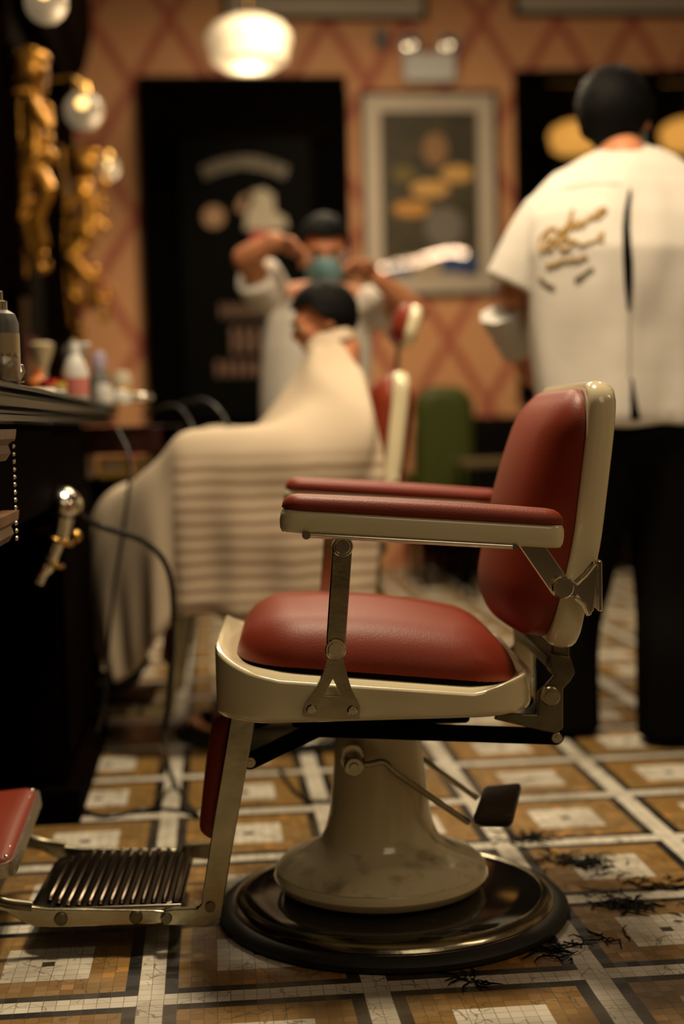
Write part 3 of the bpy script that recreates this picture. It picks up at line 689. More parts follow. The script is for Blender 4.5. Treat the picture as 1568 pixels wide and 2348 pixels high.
    g = Geo()
    pb = L(1205, 1570, .18); g.box((pb[0] - .005, .17, .43 + Z), (.035, .02, .11)); g.build('rear_post', 'cream_enamel', t, bevel=.003)
    # calf pad
    za, zb_ = .385 + Z * .6, .11 + Z * .5
    ca = L(505, 1650, -.2); cb = L(468, 1950, -.2); dv = Vector((ca[0] - cb[0], 0, ca[1] - cb[1])); Lc = dv.length; dv.normalize(); nv = Vector((-dv.z, 0, dv.x)) * 1
    cc = Vector(((ca[0] + cb[0]) / 2 + .012, 0, (ca[1] + cb[1]) / 2 + Z * .5))
    Geo().pillow(lambda a, b, n: cc + Vector((0, a, 0)) + dv * b + nv * n, .165, Lc / 2, .03, .02, .026, .004, 16, 20, crown=.006).build('calf_pad', 'red_leather', t, ang=80)
    Geo().pillow(lambda a, b, n: cc + Vector((0, a, 0)) + dv * b - nv * (n + .004), .163, Lc / 2, .03, .008, .010, 0, 12, 12).build('calf_pad_back', 'black_paint', t, ang=70)
    # ribbed footplate
    z0 = L(250, 2083, -.16)[1] + Z * .5; xa, xb, y0, y1 = L(108, 2080, -.16)[0] - .035, L(415, 2080, -.16)[0], -.16, .16
    def fz(y): return z0 + 0.0 * y
    Geo().pillow(lambda a, b, n: ((xa + xb) / 2 + a, (y0 + y1) / 2 + b, z0 - .008 + n), (xb - xa) / 2, (y1 - y0) / 2, .05, .008, .008, .008, 20, 20).build('footplate', 'ribbed_metal', t, ang=60)
    g = Geo()
    for k in range(13):
        x = lerp(xa + .032, xb - .012, k / 12); ins = .03 if k == 0 else .012 if k == 1 else 0
        g.tube([(x, y0 + .012 + ins, z0 + .001), (x, y0 + .02 + ins, z0 + .005), (x, y1 - .02 - ins, z0 + .005), (x, y1 - .012 - ins, z0 + .001)], .0045, 8)
    g.build('ridges', 'ribbed_metal', t)
    Geo().tube([(xa + .03, y0 - .002, z0), (xb, y0 - .002, z0)], .005).build('front_lip', 'chrome', t)
    if flap:                           # upholstered flip-over footrest at the front
        f0_, f1_ = L(30, 1995, -.165), L(95, 1822, .165); e0, e1 = Vector((f0_[0], -.165, f0_[1] + Z * .5)), Vector((f1_[0], .165, f1_[1] + Z * .5))
        ay = (e1 - e0); ly = ay.length / 2; ay.normalize(); axx = Vector((-.97, 0, -.10)).normalized(); nn = ay.cross(axx); nn = -nn if nn.z < 0 else nn; nn.normalize()
        cc2 = (e0 + e1) / 2 + axx * .12
        Geo().pillow(lambda a, b, n: cc2 + axx * a + ay * b + nn * n, .12, ly, .025, .02, .022, .006, 16, 20, crown=.01).build('padded_footrest', 'red_leather', t, ang=80)
        pts = [cc2 + axx * x + ay * y - nn * .012 for x, y in rr(.122, ly + .002, .026, 6)]
        Geo().rings([pts, [p + nn * .024 for p in pts]], cap=True).build('footrest_trim', 'trim_silver', t, ang=60)
        g = Geo()
        for k in range(9): g.ball(e0.lerp(e1, (k + .5) / 9) + nn * .016 - axx * (-.012), .0045, n=10, m=6)
        g.build('trim_nails', 'chrome', t)
        for s in (-1, 1):
            g = Geo(); g.tube(crv([(-.60, s * .166, z0 + .01), (-.65, s * .166, z0 + .02), (-.70, s * .15, z0 + .045), (-.72, s * .13, z0 + .05)], 5), .009); g.build('footrest_arm', 'dark_metal', t)
    return t
barber_chair('red leather barber chair in cream enamel, empty and sharp in the foreground', (*B1, 0), ROT)
b2 = floor_at(652, 1672)
CH2 = (b2.x, b2.y, 0)
ch2 = barber_chair('blurred barber chair with raised white headrest, under the caped client', CH2, ROT, lift=.075, head=True)

# ------------------------------------------------------------------ people
def hand(g, wrist, d, pn, side, curl=.5, spread=.0, s=1.0):
    # palm along d, palm normal pn (fingers curl towards it), thumb on side*(d x pn)
    d = Vector(d).normalized(); pn = Vector(pn); pn = (pn - d * pn.dot(d)).normalized(); w = d.cross(pn) * side; W0 = Vector(wrist)
    M = Matrix((w, d, pn)).transposed()
    g.ball(W0 + d * .05 * s, (.041 * s, .052 * s, .017 * s), M)
    g.limb([(W0 - d * .02 * s, .024 * s), (W0 + d * .02 * s, .022 * s)])
    for k, (o, ln, r) in enumerate(((.029, .072, .0092), (.010, .082, .0096), (-.010, .076, .0092), (-.028, .060, .0082))):
        p = W0 + d * (.088 - .004 * abs(k - 1)) * s + w * o * s; a = 0; ch = [(p - d * .02 * s, r * s)]; q = p; dd = (d + w * o * 3 * spread).normalized()
        for j, fr in enumerate((.44, .32, .24)):
            ch.append((q, r * s * (1 - .08 * j))); a += curl * (.55 + .35 * j)
            dr = dd * math.cos(a) + pn * math.sin(a); q = q + dr * ln * fr * s
        ch.append((q, r * s * .8)); g.limb(ch)
    p = W0 + d * .028 * s + w * .030 * s
    g.limb([(p, .0125 * s), (p + (d * .6 + w * .7 + pn * .25).normalized() * .036 * s, .0115 * s), (p + (d * .75 + w * .55 + pn * .35).normalized() * .066 * s, .010 * s), (p + (d * .85 + w * .35 + pn * .5).normalized() * .086 * s, .008 * s)])

def head(g, c, M, s=1.0):              # M columns: right, forward(face), up
    def P(x, y, z): return Vector(c) + M @ (Vector((x, y, z)) * s)
    g.ball(P(0, -.012, .03), (.076 * s, .096 * s, .088 * s), M)
    g.ball(P(0, .022, -.02), (.062 * s, .070 * s, .080 * s), M)
    g.ball(P(0, .045, -.072), (.036 * s, .036 * s, .028 * s), M)
    g.ball(P(0, .082, .030), (.050 * s, .016 * s, .012 * s), M)           # brow
    g.limb([(P(0, .086, .018), .009 * s), (P(0, .104, -.014), .0125 * s), (P(0, .092, -.022), .016 * s)])
    g.ball(P(0, .082, -.050), (.024 * s, .012 * s, .007 * s), M); g.ball(P(0, .080, -.060), (.021 * s, .012 * s, .007 * s), M)
    for q in (-1, 1):
        g.ball(P(q * .036, .066, -.012), (.020 * s, .018 * s, .020 * s), M)
        g.ball(P(q * .078, -.008, .0), (.008 * s, .020 * s, .032 * s), M)
        g.ball(P(q * .031, .078, .012), (.013 * s, .009 * s, .009 * s), M)
    return P
def frame_of(fwd, up):
    f = Vector(fwd).normalized(); u = Vector(up); u = (u - f * u.dot(f)).normalized(); r = f.cross(u); return Matrix((r, f, u)).transposed()
def hair_cap(c, M, s, name, parent, back=True, fringe=.05, grow=1.06):
    g = Geo(); rs = []; c = Vector(c)
    n, m = 36, 16
    for j in range(m + 1):
        a = math.pi * (j + .001) / m * .5 * 1.0
        ring = []
        for i in range(n):
            th = 2 * math.pi * i / n; fy = math.sin(th)       # +1 front
            lim = (lerp(1.30, .95, sstep(-.55, .1, fy)) if fy < .1 else lerp(.95, .60, sstep(.1, .6, fy)))
            aa = a * lim * 1.25
            d = Vector((math.sin(aa) * math.cos(th) * .080, math.sin(aa) * math.sin(th) * .100 - .012, math.cos(aa) * .094 + .030)) * s * grow
            d += d.normalized() * .007 * s * noise.noise(Vector((i * .9, j * .8, s * 3)))
            ring.append(c + M @ d)
        rs.append(ring)
    g.rings(rs, cap=False); g.f.append(tuple(range(n)))
    o = g.build(name, 'hair', parent, ang=180, weld=False)
    md = o.modifiers.new('solid', 'SOLIDIFY'); md.thickness = .012 * s; md.offset = 0
    return o
def mask(c, M, s, parent):
    c = Vector(c); g = Geo(); rs = []
    for j in range(9):
        v = j / 8; row = []
        for i in range(13):
            u = i / 12 * 2 - 1; x = u * .064; y = .112 - .075 * u * u - .012 * abs(v - .45); z = lerp(.004, -.085, v); y = y - .02 * v * v + .012 * math.exp(-(u * 4) ** 2) * (1 - v)
            row.append(c + M @ (Vector((x, y, z)) * s))
        rs.append(row)
    g.rings(rs, cap=False, close=False); o = g.build('face_mask', 'mask_blue', parent, weld=False)
    md = o.modifiers.new('solid', 'SOLIDIFY'); md.thickness = .003
    for q in (-1, 1):
        Geo().tube(crv([c + M @ (Vector((q * .062, .040, -.01)) * s), c + M @ (Vector((q * .077, .01, .02)) * s), c + M @ (Vector((q * .08, -.015, .01)) * s)], 5), .0018, 6).build('ear_loop', 'white_cloth', o)
    return o
def oval(c, rx, ry, M=None, n=28, p=2.4, fold=0, ph=0):
    out = []; M = M or Matrix.Identity(3)
    for k in range(n):
        a = 2 * math.pi * k / n; ca, sa = math.cos(a), math.sin(a)
        f = 1 + fold * math.sin(a * 7 + ph)
        out.append(Vector(c) + M @ Vector((math.copysign(abs(ca) ** (2 / p), ca) * rx * f, math.copysign(abs(sa) ** (2 / p), sa) * ry * f, 0)))
    return out
def eyes(P, s, parent):
    for q in (-1, 1):
        e = Geo().ball(P(q * .031, .0825, .004), .0095 * s, n=14, m=8).build('eye', 'beige', parent)
        Geo().ball(P(q * .031, .0865, .004), .0072 * s, n=12, m=8).build('iris', 'hair', e)
        Geo().tube(crv([P(q * .014, .098, .026), P(q * .032, .097, .031), P(q * .050, .088, .026)], 4), .003 * s, 6).build('eyebrow', 'hair', parent)
def shoe(ankle, yaw, parent, s=1.0):
    a = Vector(ankle); q = Matrix.Rotation(yaw, 3, 'Z'); g = Geo()
    g.ball(Vector((a.x, a.y, .045)) + q @ Vector((0, .02, 0)), (.045 * s, .06 * s, .045), q); g.ball(Vector((a.x, a.y, .032)) + q @ Vector((0, .11, 0)), (.046 * s, .09 * s, .032), q)
    g.ball(Vector((a.x, a.y, .012)) + q @ Vector((0, .07, 0)), (.05 * s, .14 * s, .012), q)
    return fused(g, 'shoe', 'shoe_black', parent, .007, 3)

# --- standing barber, back to the camera
def barber_right():
    t = thing('person', 'person standing with back turned, white shirt with gold script, black trousers', 'person', (1.15, 1.55, 0))
    o = Vector((1.15, 1.55, 0))
    def A(px, py, Y): return at(px, py, Y) - o
    Y0 = 1.62
    hd = A(1414, 287, 1.72); M = frame_of((.50, .86, -.10), (-.02, .1, 1))
    neck = A(1428, 372, 1.66); chest = A(1410, 560, 1.60); pel = A(1450, 960, 1.56)
    g = Geo(); P = head(g, hd, M, 1.06)
    g.limb([(P(0, -.02, -.05), .055), (neck + Vector((0, -.02, .0)), .062), (chest, .13), (pel + Vector((0, 0, .12)), .12), (pel, .125)])
    shl, shr = A(1258, 470, 1.60), A(1585, 470, 1.60)
    g.limb([(neck, .06), (shl + Vector((.05, 0, -.01)), .045), (shl, .045)]).limb([(neck, .06), (shr, .045)])
    el, wl = A(1180, 675, 1.64), A(1195, 800, 1.86)
    g.limb([(shl, .045), (el, .042), (el.lerp(wl, .35), .042), (wl, .026)])
    hand(g, wl, (.25, .35, -.95), (.85, .3, .2), -1, .75)
    er, wr = A(1640, 640, 1.66), A(1600, 720, 1.95)
    g.limb([(shr, .055), (er, .044), (er.lerp(wr, .35), .042), (wr, .027)]); hand(g, wr, (-.4, .9, -.1), (0, 0, -1), 1, .5)
    body = fused(g, 'body', 'skin', t, .006)
    # legs / trousers
    fl, fr_ = Vector((1.06, 1.66, 0)) - o, Vector((1.30, 1.50, 0)) - o
    g = Geo()
    hl, hr = pel + Vector((-.085, 0, -.02)), pel + Vector((.095, 0, -.02))
    for h, f, kx in ((hl, fl, -.01), (hr, fr_, .01)):
        kn = (h + f) / 2 + Vector((kx, .03, .02)); rs = []
        path = crv([h + Vector((0, 0, .08)), h, kn, Vector((f.x, f.y, .25)), Vector((f.x, f.y, .015))], 5); nn = len(path)
        for i, p in enumerate(path):
            u = i / (nn - 1); rx = lerp(.128, .088, min(1, u * 1.6)); rs.append(oval(p, rx, rx * 1.05, fold=.025 * u, ph=i * .4))
        g.rings(rs)
    g.rings([oval(pel + Vector((0, 0, z)), rx, ry) for z, rx, ry in ((-.12, .10, .09), (-.05, .185, .125), (.02, .18, .12), (.10, .165, .11))])
    fused(g, 'trousers', 'black_cloth', t, .009, 4)
    for f, yw in ((fl, .35), (fr_, -.25)): shoe(Vector((f.x, f.y + .03, 0)), yw, t)
    # shirt: outline followed row by row
    rows = [(348, 1368, 1505, .08), (366, 1325, 1545, .11), (396, 1272, 1585, .13), (436, 1228, 1610, .14), (500, 1200, 1625, .15), (580, 1200, 1632, .155), (660, 1206, 1630, .155), (760, 1214, 1628, .15), (860, 1222, 1624, .15), (950, 1232, 1622, .155), (978, 1240, 1620, .15)]
    rs = []
    for i, (py, x0, x1, dp) in enumerate(rows):
        Yc = lerp(1.70, 1.56, min(1, i / 5)); a, b = A(x0, py, Yc), A(x1, py, Yc)
        c = (a + b) / 2; rs.append(oval(c, (b - a).length / 2, dp, Matrix.Rotation(0, 3, 'Z'), 48, 2.2, fold=.012 + .002 * i, ph=.8 + i * .15))
    g = Geo(); g.rings(rs[::-1])
    sl0, sl1 = A(1270, 470, 1.60), A(1178, 655, 1.63)
    d = (sl1 - sl0); Q = d.to_track_quat('Z', 'Y').to_matrix()
    g.rings([oval(sl0 + d * tt, rx, rx * .95, Q, 28) for tt, rx in ((-.05, .06), (.1, .078), (.4, .082), (.75, .086), (1.02, .084))])
    sl0, sl1 = A(1570, 480, 1.60), A(1640, 645, 1.62); d = (sl1 - sl0); Q = d.to_track_quat('Z', 'Y').to_matrix()
    g.rings([oval(sl0 + d * tt, rx, rx * .95, Q, 28) for tt, rx in ((-.05, .06), (.1, .085), (.4, .09), (.75, .09), (1.0, .086))])
    sh = fused(g, 'shirt', 'shirt_white', t, .008, 5)
    # cloth folds pushed into the surface
    for v in sh.data.vertices:
        p = v.co; fz = noise.noise(Vector((p.x * 7 + 3, p.y * 4, p.z * 1.6))) * .014 * sstep(.2, -.25, p.z - chest.z + .1) + noise.noise(Vector((p.x * 14, p.y * 9, p.z * 6 + 9))) * .006
        v.co = p + v.normal * fz
    bv = BVHTree.FromPolygons([v.co.copy() for v in sh.data.vertices], [tuple(p.vertices) for p in sh.data.polygons])
    def onsh(px, py, off=.003):
        dr = ray(px, py).normalized(); h = bv.ray_cast(CAM - o, dr)
        return (h[0] - dr * off) if h[0] else A(px, py, 1.45)
    def strip(pts, name, m, parent):    # pts: (py, x0, x1)
        g = Geo(); rs = [[onsh(lerp(x0, x1, k / 4), py, .003) for k in range(5)] for py, x0, x1 in pts]; g.rings(rs, cap=False, close=False)
        oo = g.build(name, m, parent, weld=False); md = oo.modifiers.new('solid', 'SOLIDIFY'); md.thickness = .003; md.offset = 0
    strip([(432, 1443, 1446), (450, 1438, 1447), (480, 1432, 1444), (520, 1428, 1443), (560, 1428, 1446), (600, 1429, 1450), (640, 1431, 1450), (680, 1435, 1448), (712, 1439, 1444)], 'back_vent', 'black_cloth', sh)
    strip([(868, 1447, 1450), (900, 1446, 1455), (930, 1446, 1461), (962, 1446, 1468)], 'hem_vent', 'black_cloth', sh)
    g = Geo(); g.tube([onsh(x, y, .002) for x, y in ((1240, 470), (1300, 430), (1360, 420), (1420, 422))], .002, 6); g.tube([onsh(1442, y, .002) for y in (725, 780, 840, 865)], .0018, 6)
    g.build('seams', mat('seam_grey', (.40, .36, .28), .8), sh)
    def E(x, y): return 1200 + x / 6.817, 440 + y / 6.817
    def script(strokes, w, name, m):
        g = Geo()
        for s_ in strokes: g.tube([onsh(*E(p.x, p.y), .002) for p in crv([(x, y, 0) for x, y in s_], 5)], w, 6)
        g.build(name, m, sh)
    script([[(290, 960), (250, 800), (330, 650), (480, 570), (540, 680), (400, 790), (330, 870), (420, 900), (520, 780)],
            [(400, 560), (380, 700), (340, 860)], [(480, 800), (560, 650), (700, 500), (770, 280), (700, 520), (620, 700), (600, 800), (680, 700)],
            [(680, 640), (740, 520), (800, 470), (780, 590), (860, 500), (900, 440), (890, 560), (980, 470)],
            [(980, 480), (1040, 380), (1060, 430), (1120, 340), (1180, 300), (1130, 420), (1220, 360), (1290, 270), (1200, 270), (1150, 360)],
            [(540, 800), (600, 900), (700, 880), (780, 790), (900, 830), (1050, 780), (1180, 740), (1240, 650), (1180, 700), (1240, 780)],
            [(640, 760), (760, 760), (860, 800)]], .0048, 'gold_script', 'gold_thread')
    script([[(370, 1200), (400, 1120), (460, 1180), (520, 1090), (560, 1140), (620, 1060), (700, 1090), (780, 1040), (860, 1070), (960, 990)],
            [(360, 1160), (480, 1140), (600, 1090)], [(800, 1100), (900, 1050), (1000, 1010)]], .0036, 'small_gold_script', 'gold_thread')
    script([[(250, 1330), (340, 1420), (420, 1480), (470, 1500)], [(260, 1350), (360, 1440), (480, 1480)]], .0042, 'brown_flourish', 'brown_thread')
    script([[(800, 1380), (880, 1360), (980, 1260), (1090, 1190)], [(820, 1350), (920, 1300), (1060, 1200)]], .0042, 'brown_flourish', 'brown_thread')
    # collar
    g = Geo(); nb = A(1428, 356, 1.69); g.rings([oval(nb + Vector((0, 0, z)), rx, rx, n=32) for z, rx in ((-.03, .085), (.0, .075), (.018, .072), (.018, .066), (-.02, .07))], cap=False); g.build('collar', 'shirt_white', sh)
    hair_cap(hd, M, 1.10, 'hair', t, grow=1.10)
    g = Geo(); g.ball(P(0, -.045, .0), (.078, .07, .088), M); fused(g, 'nape_hair', 'hair', t, .008, 2)
    mask(hd, M, 1.06, t)
    # towel in the left hand
    c0 = A(1148, 728, 1.66); c1 = A(1188, 812, 1.74)
    tw = Geo(); d = c1 - c0; Q = d.to_track_quat('Z', 'Y').to_matrix(); rs = []
    for k in range(9):
        u = k / 8; rs.append(oval(c0 + d * (u * 1.05 - .1) + Vector((.004 * math.sin(k * 2), 0, 0)), lerp(.055, .045, u), .035, Q, 28, 2.2, .07, k * .5))
    tw.rings(rs); tw_o = tw.build('hand_towel', 'white_cloth', ang=80); tw_o.location = o
    tag(tw_o, 'folded white towel held in the left hand of the standing barber', 'towel')
barber_right()

# --- barber behind the client, facing the camera
def barber_back():
    Y0 = 2.75; o = Vector((at(742, 700, Y0).x, Y0, 0))
    t = thing('person', 'person in white shirt and pale blue face mask, arms raised over the client', 'person', tuple(o))
    def A(px, py, Y): return at(px, py, Y) - o
    hd = A(744, 580, 2.72); M = frame_of((-.05, -.93, -.30), (0, -.3, .95))
    neck = A(752, 672, 2.80); chest = A(735, 760, 2.86); pel = A(722, 1010, 2.95)
    g = Geo(); P = head(g, hd, M, .95)
    g.limb([(P(0, -.02, -.06), .05), (neck, .055), (chest, .12), (pel, .125)])
    sl, sr = A(628, 690, 2.86), A(838, 700, 2.86)
    g.limb([(neck, .05), (sl, .055)]).limb([(neck, .05), (sr, .055)])
    el, wl = A(562, 592, 2.70), A(634, 552, 2.62)
    g.limb([(sl, .052), (el, .043), (el.lerp(wl, .35), .042), (wl, .029)]); hand(g, wl, (.85, -.15, -.45), (-.2, -.5, -.8), -1, .6, s=.92)
    er, wr = A(952, 712, 2.70), A(866, 640, 2.62)
    g.limb([(sr, .052), (er, .043), (er.lerp(wr, .35), .041), (wr, .028)]); hand(g, wr, (-.8, -.1, .42), (-.1, -.6, -.7), 1, .7, s=.92)
    fused(g, 'body', 'skin', t, .006)
    rs = [oval(A((x0 + x1) / 2, py, 2.86), (A(x1, py, 2.86) - A(x0, py, 2.86)).length / 2, dp, None, 40, 2.3, .015, i) for i, (py, x0, x1, dp) in enumerate([(668, 700, 800, .07), (685, 640, 836, .10), (730, 608, 850, .13), (800, 600, 852, .14), (900, 598, 848, .14), (1010, 600, 846, .145), (1060, 602, 846, .14)])]
    g = Geo().rings(rs[::-1])
    for a, b in ((sl, el), (sr, er)):
        d = (b - a) * .62; Q = d.to_track_quat('Z', 'Y').to_matrix(); g.rings([oval(a + d * tt, rx, rx, Q, 24) for tt, rx in ((-.1, .06), (.2, .073), (.6, .078), (1, .078))])
    fused(g, 'shirt', 'shirt_white', t, .009, 4)
    g = Geo(); fl, fr_ = Vector((-.11, .22, 0)), Vector((.13, .2, 0))
    for h, f in ((pel + Vector((-.09, 0, 0)), fl), (pel + Vector((.09, 0, 0)), fr_)): g.rings([oval(h.lerp(f, u) + Vector((0, 0, .015 * u)), lerp(.11, .08, u), lerp(.11, .085, u)) for u in (-.05, .2, .5, .8, 1)])
    fused(g, 'trousers', 'black_cloth', t, .01, 3)
    for f in (fl, fr_): shoe(Vector((f.x, f.y, 0)), math.pi, t)
    eyes(P, .95, t); hair_cap(hd, M, .98, 'hair', t, grow=1.04); mask(hd, M, .97, t)
    return t
barber_back()

# --- seated client and cape (placed in the second chair)
def client():
    t = thing('person', 'seated client with dark hair in profile, wrapped in the striped cape', 'person', CH2, ROT)
    c, s = math.cos(ROT), math.sin(ROT)
    def loc(px, py, y=0):              # chair-2 local
        d = ray(px, py); oo = CAM - Vector(CH2); tt = (y - oo.dot(NY)) / d.dot(NY); q = oo + d * tt; return Vector((q.dot(AX), y, q.z))
    hd = loc(742, 742); M = frame_of((-1, -.12, -.28), (-.25, 0, 1))
    g = Geo(); P = head(g, hd, M, .86); nk = loc(782, 806)
    g.limb([(P(0, -.03, -.05), .05), (nk, .055), (Vector((.16, 0, .95)), .075), (Vector((.13, 0, .80)), .11), (Vector((.10, 0, .66)), .13)])
    for q in (-1, 1):
        g.limb([(nk, .05), (Vector((.165, q * .13, .965)), .045), (Vector((.10, q * .24, .80)), .04), (Vector((-.12, q * .22, .78)), .036)])
        hand(g, (-.14, q * .21, .775), (-1, 0, -.1), (0, 0, -1), -q, .4)
        g.limb([(Vector((.08, q * .1, .65)), .09), (Vector((-.32, q * .1, .64)), .07), (Vector((-.43, q * .1, .30)), .05), (Vector((-.44, q * .1, .215)), .04)])
    fused(g, 'body', 'skin', t, .007)
    eyes(P, .86, t); hair_cap(hd, M, .88, 'hair', t, grow=1.03)
    for q in (-1, 1):
        g = Geo(); g.rings([oval(Vector(p), r, r, n=20) for p, r in (((-.33, q * .1, .66), .082), ((-.40, q * .1, .45), .072), ((-.45, q * .1, .26), .062))]); g.build('trouser_leg', 'black_cloth', t)
        g = Geo(); g.ball((-.44, q * .1, .19), (.06, .045, .045)).ball((-.52, q * .1, .175), (.09, .046, .032)); fused(g, 'shoe', 'shoe_black', t, .008, 2)
    return loc
locc = client()
def cape():
    m = mat('cape_cloth', (.62, .50, .36), .8, bump=.2, bscale=300); n, nt = nodes(m); b = nt.nodes['Principled BSDF']
    tc = n.new('ShaderNodeTexCoord'); sp = n.new('ShaderNodeSeparateXYZ'); n.link(tc.outputs['Object'], sp.inputs[0])
    nz = n.new('ShaderNodeTexNoise'); nz.inputs['Scale'].default_value = 6; n.link(tc.outputs['Object'], nz.inputs['Vector'])
    w = n.math('SINE', n.math('ADD', n.math('MULTIPLY', sp.outputs['Z'], 2 * math.pi / .034), n.math('MULTIPLY', nz.outputs['Fac'], 3.0)))
    lowm = n.new('ShaderNodeMapRange'); lowm.inputs[1].default_value = .76; lowm.inputs[2].default_value = .80; lowm.inputs[3].default_value = 1; lowm.inputs[4].default_value = .0; n.link(sp.outputs['Z'], lowm.inputs[0])
    xm = n.math('GREATER_THAN', sp.outputs['X'], -.26)
    f = n.math('MULTIPLY', n.math('MULTIPLY', n.math('MULTIPLY', n.math('ADD', w, 1.0), .5), lowm.outputs[0]), xm)
    n.link(n.mix(n.math('MULTIPLY', f, .8), (.56, .46, .33), (.25, .155, .09)), b.inputs['Base Color'])
    t = thing('barber_cape', 'cream barber cape with brown stripes draped over client and armrest', 'cape', CH2, ROT)
    rows = [  # centre, shoulder/edge, arm edge, hem (near side)
        [(-.53, 0, .30), (-.52, -.12, .29), (-.50, -.20, .27), (-.47, -.26, .24), (-.46, -.28, .235)],
        [(-.52, 0, .56), (-.51, -.13, .54), (-.48, -.22, .46), (-.45, -.28, .32), (-.43, -.30, .20)],
        [(-.46, 0, .685), (-.45, -.15, .68), (-.42, -.25, .62), (-.39, -.31, .44), (-.37, -.32, .24)],
        [(-.34, 0, .72), (-.33, -.17, .72), (-.31, -.31, .76), (-.31, -.37, .58), (-.31, -.38, .32)],
        [(-.24, 0, .73), (-.23, -.18, .76), (-.23, -.35, .845), (-.235, -.392, .66), (-.24, -.40, .38)],
        [(-.14, 0, .775), (-.13, -.18, .785), (-.11, -.355, .85), (-.12, -.396, .66), (-.12, -.405, .37)],
        [(-.04, 0, .87), (-.03, -.19, .85), (.0, -.36, .85), (.0, -.396, .65), (.0, -.405, .36)],
        [(.03, 0, .96), (.05, -.19, .92), (.10, -.36, .85), (.11, -.39, .64), (.12, -.40, .35)],
        [(.08, 0, 1.04), (.11, -.20, .985), (.235, -.365, .865), (.21, -.37, .63), (.22, -.385, .36)],
        [(.10, 0, 1.085), (.14, -.075, 1.07), (.235, -.25, .955), (.275, -.35, .72), (.26, -.33, .5)],
        [(.135, 0, 1.10), (.165, -.06, 1.085), (.24, -.20, .97), (.265, -.24, .8), (.265, -.25, .6)]]
    full = []
    for r in rows:
        near = [Vector(p) for p in r]; far = [Vector((p[0], -p[1], p[2])) for p in r]
        full.append(crv(far[::-1] + near[1:], 8))
    n2 = len(full[0]); cols = [crv([full[i][j] for i in range(len(full))], 8) for j in range(n2)]
    grid = [[cols[j][i] for j in range(n2)] for i in range(len(cols[0]))]
    for i, row in enumerate(grid):
        for j, p in enumerate(row):
            side = abs(j / (n2 - 1) * 2 - 1)
            d = Vector((p.x, p.y, p.z - .6)).normalized()
            f = noise.noise(Vector((i * .16, j * .03, 1))) * .018 * side + noise.noise(Vector((i * .07, j * .22, 5))) * .012 + (math.sin(i * .75 + side * 2) * .008 * sstep(.55, 1, side))
            row[j] = p + d * f
    g = Geo().rings(grid, cap=False, close=False); o = g.build('drape', m, t, weld=False, ang=180)
    md = o.modifiers.new('solid', 'SOLIDIFY'); md.thickness = .003
    nk = Vector((.150, 0, 1.095)); g = Geo(); g.rings([oval(nk + Vector((dx, 0, dz)), r, r * .95, Matrix.Rotation(-.25, 3, 'Y'), 28) for dz, r, dx in ((-.02, .075, 0), (.012, .066, 0), (.014, .060, 0), (-.018, .064, 0))], cap=False); g.build('neck_band', 'cape_plain', t)
cape()

# ------------------------------------------------------------------ left side: stations, worktop, carvings
XF = -.22
t = thing('wash_cabinet', 'black wooden barber station cabinet with carved moulding at the left edge', 'cabinet', (XF, 0, 0))
Geo().box((-.19, 1.42, .44), (.37, .84, .82)).build('body', 'dark_wood', t, bevel=.006)
Geo().box((-.17, 1.42, .04), (.40, .88, .08)).build('plinth', 'dark_wood', t, bevel=.01)
Geo().box((-.19, .2, .775), (.37, 1.6, .17)).build('drawer_section', 'dark_wood', t, bevel=.006)
for z, h in ((.835, .05), (.705, .05)):
    pr = [(0, -h / 2), (.010, -h / 2), (.018, -h * .25), (.014, 0), (.026, h * .2), (.028, h / 2), (0, h / 2)]
    Geo().prism(pr, lambda a, b, z=z: (a - .004, -.6, z + b), lambda a, b, z=z: (a - .004, .22, z + b)).build('moulding', 'brown_wood', t, ang=25)
g = Geo()
for k in range(14): g.ball((.014, .245, .845 - .0125 * k), .004, n=8, m=6)
g.build('beading', 'chrome', t)
for y0 in (1.02, 1.42):
    Geo().box((.004, y0 + .17, .42), (.012, .36, .56)).build('door_panel', 'dark_wood', t, bevel=.004)
Geo().ball((.03, 1.08, .62), .014).build('knob', 'brass', t)

o_ = Geo()
pr = [(0, 0), (.21, 0), (.226, .003), (.226, .010), (.206, .013), (.206, .016), (.233, .019), (.238, .028), (.236, .031), (.214, .033), (.214, .036), (.240, .038), (.240, .043), (.235, .0445), (0, .0445)]
ys = [-.8, 0, 1.0, 2.0, 2.45, 2.62, 2.68]; ins = [0, 0, 0, 0, .01, .06, .16]
rs = [[Vector((XL + .0 + a * (1) + (.20 if a > .1 else 0) - (i_ if a > .1 else 0), y, .868 + b * 1.3)) for a, b in pr] for y, i_ in zip(ys, ins)]
o_.rings(rs)
wt = o_.build('worktop', 'stone', ang=30); tag(wt, 'dark green stone worktop with stepped moulded edge along the left side', 'worktop')

# second station unit further back
sx1 = at(414, 1020, 2.15).x
t = thing('station_cabinet', 'dark red wood drawer unit behind the hair dryer, under the worktop end', 'cabinet', (0, 2.15, 0))
zt, zb = .862, at(350, 1095, 2.15).z
Geo().box(((XL + sx1) / 2, .2, (zt + at(350, 1040, 2.15).z) / 2), (sx1 - XL, .4, zt - at(350, 1040, 2.15).z)).build('drawer_box', mat('red_wood', (.022, .005, .003), .6, ior=1.2, noise_amt=.5), t, bevel=.006)
Geo().box((sx1 - .03, .2, (zt + zb) / 2), (.06, .4, zt - zb)).build('side_panel', 'red_wood', t, bevel=.006)
Geo().box(((XL + sx1) / 2, .2, zb - .01), (sx1 - XL, .4, .02)).build('shelf', 'dark_wood', t, bevel=.003)
xb = at(262, 1300, 2.15).x
Geo().box(((XL + xb) / 2, .22, zb / 2), (xb - XL, .36, zb - .02)).build('lower_body', 'dark_wood', t, bevel=.006)
Geo().ball((xb - .12, .03, .55), (.02, .02, .02)).build('knob', 'brass', t)
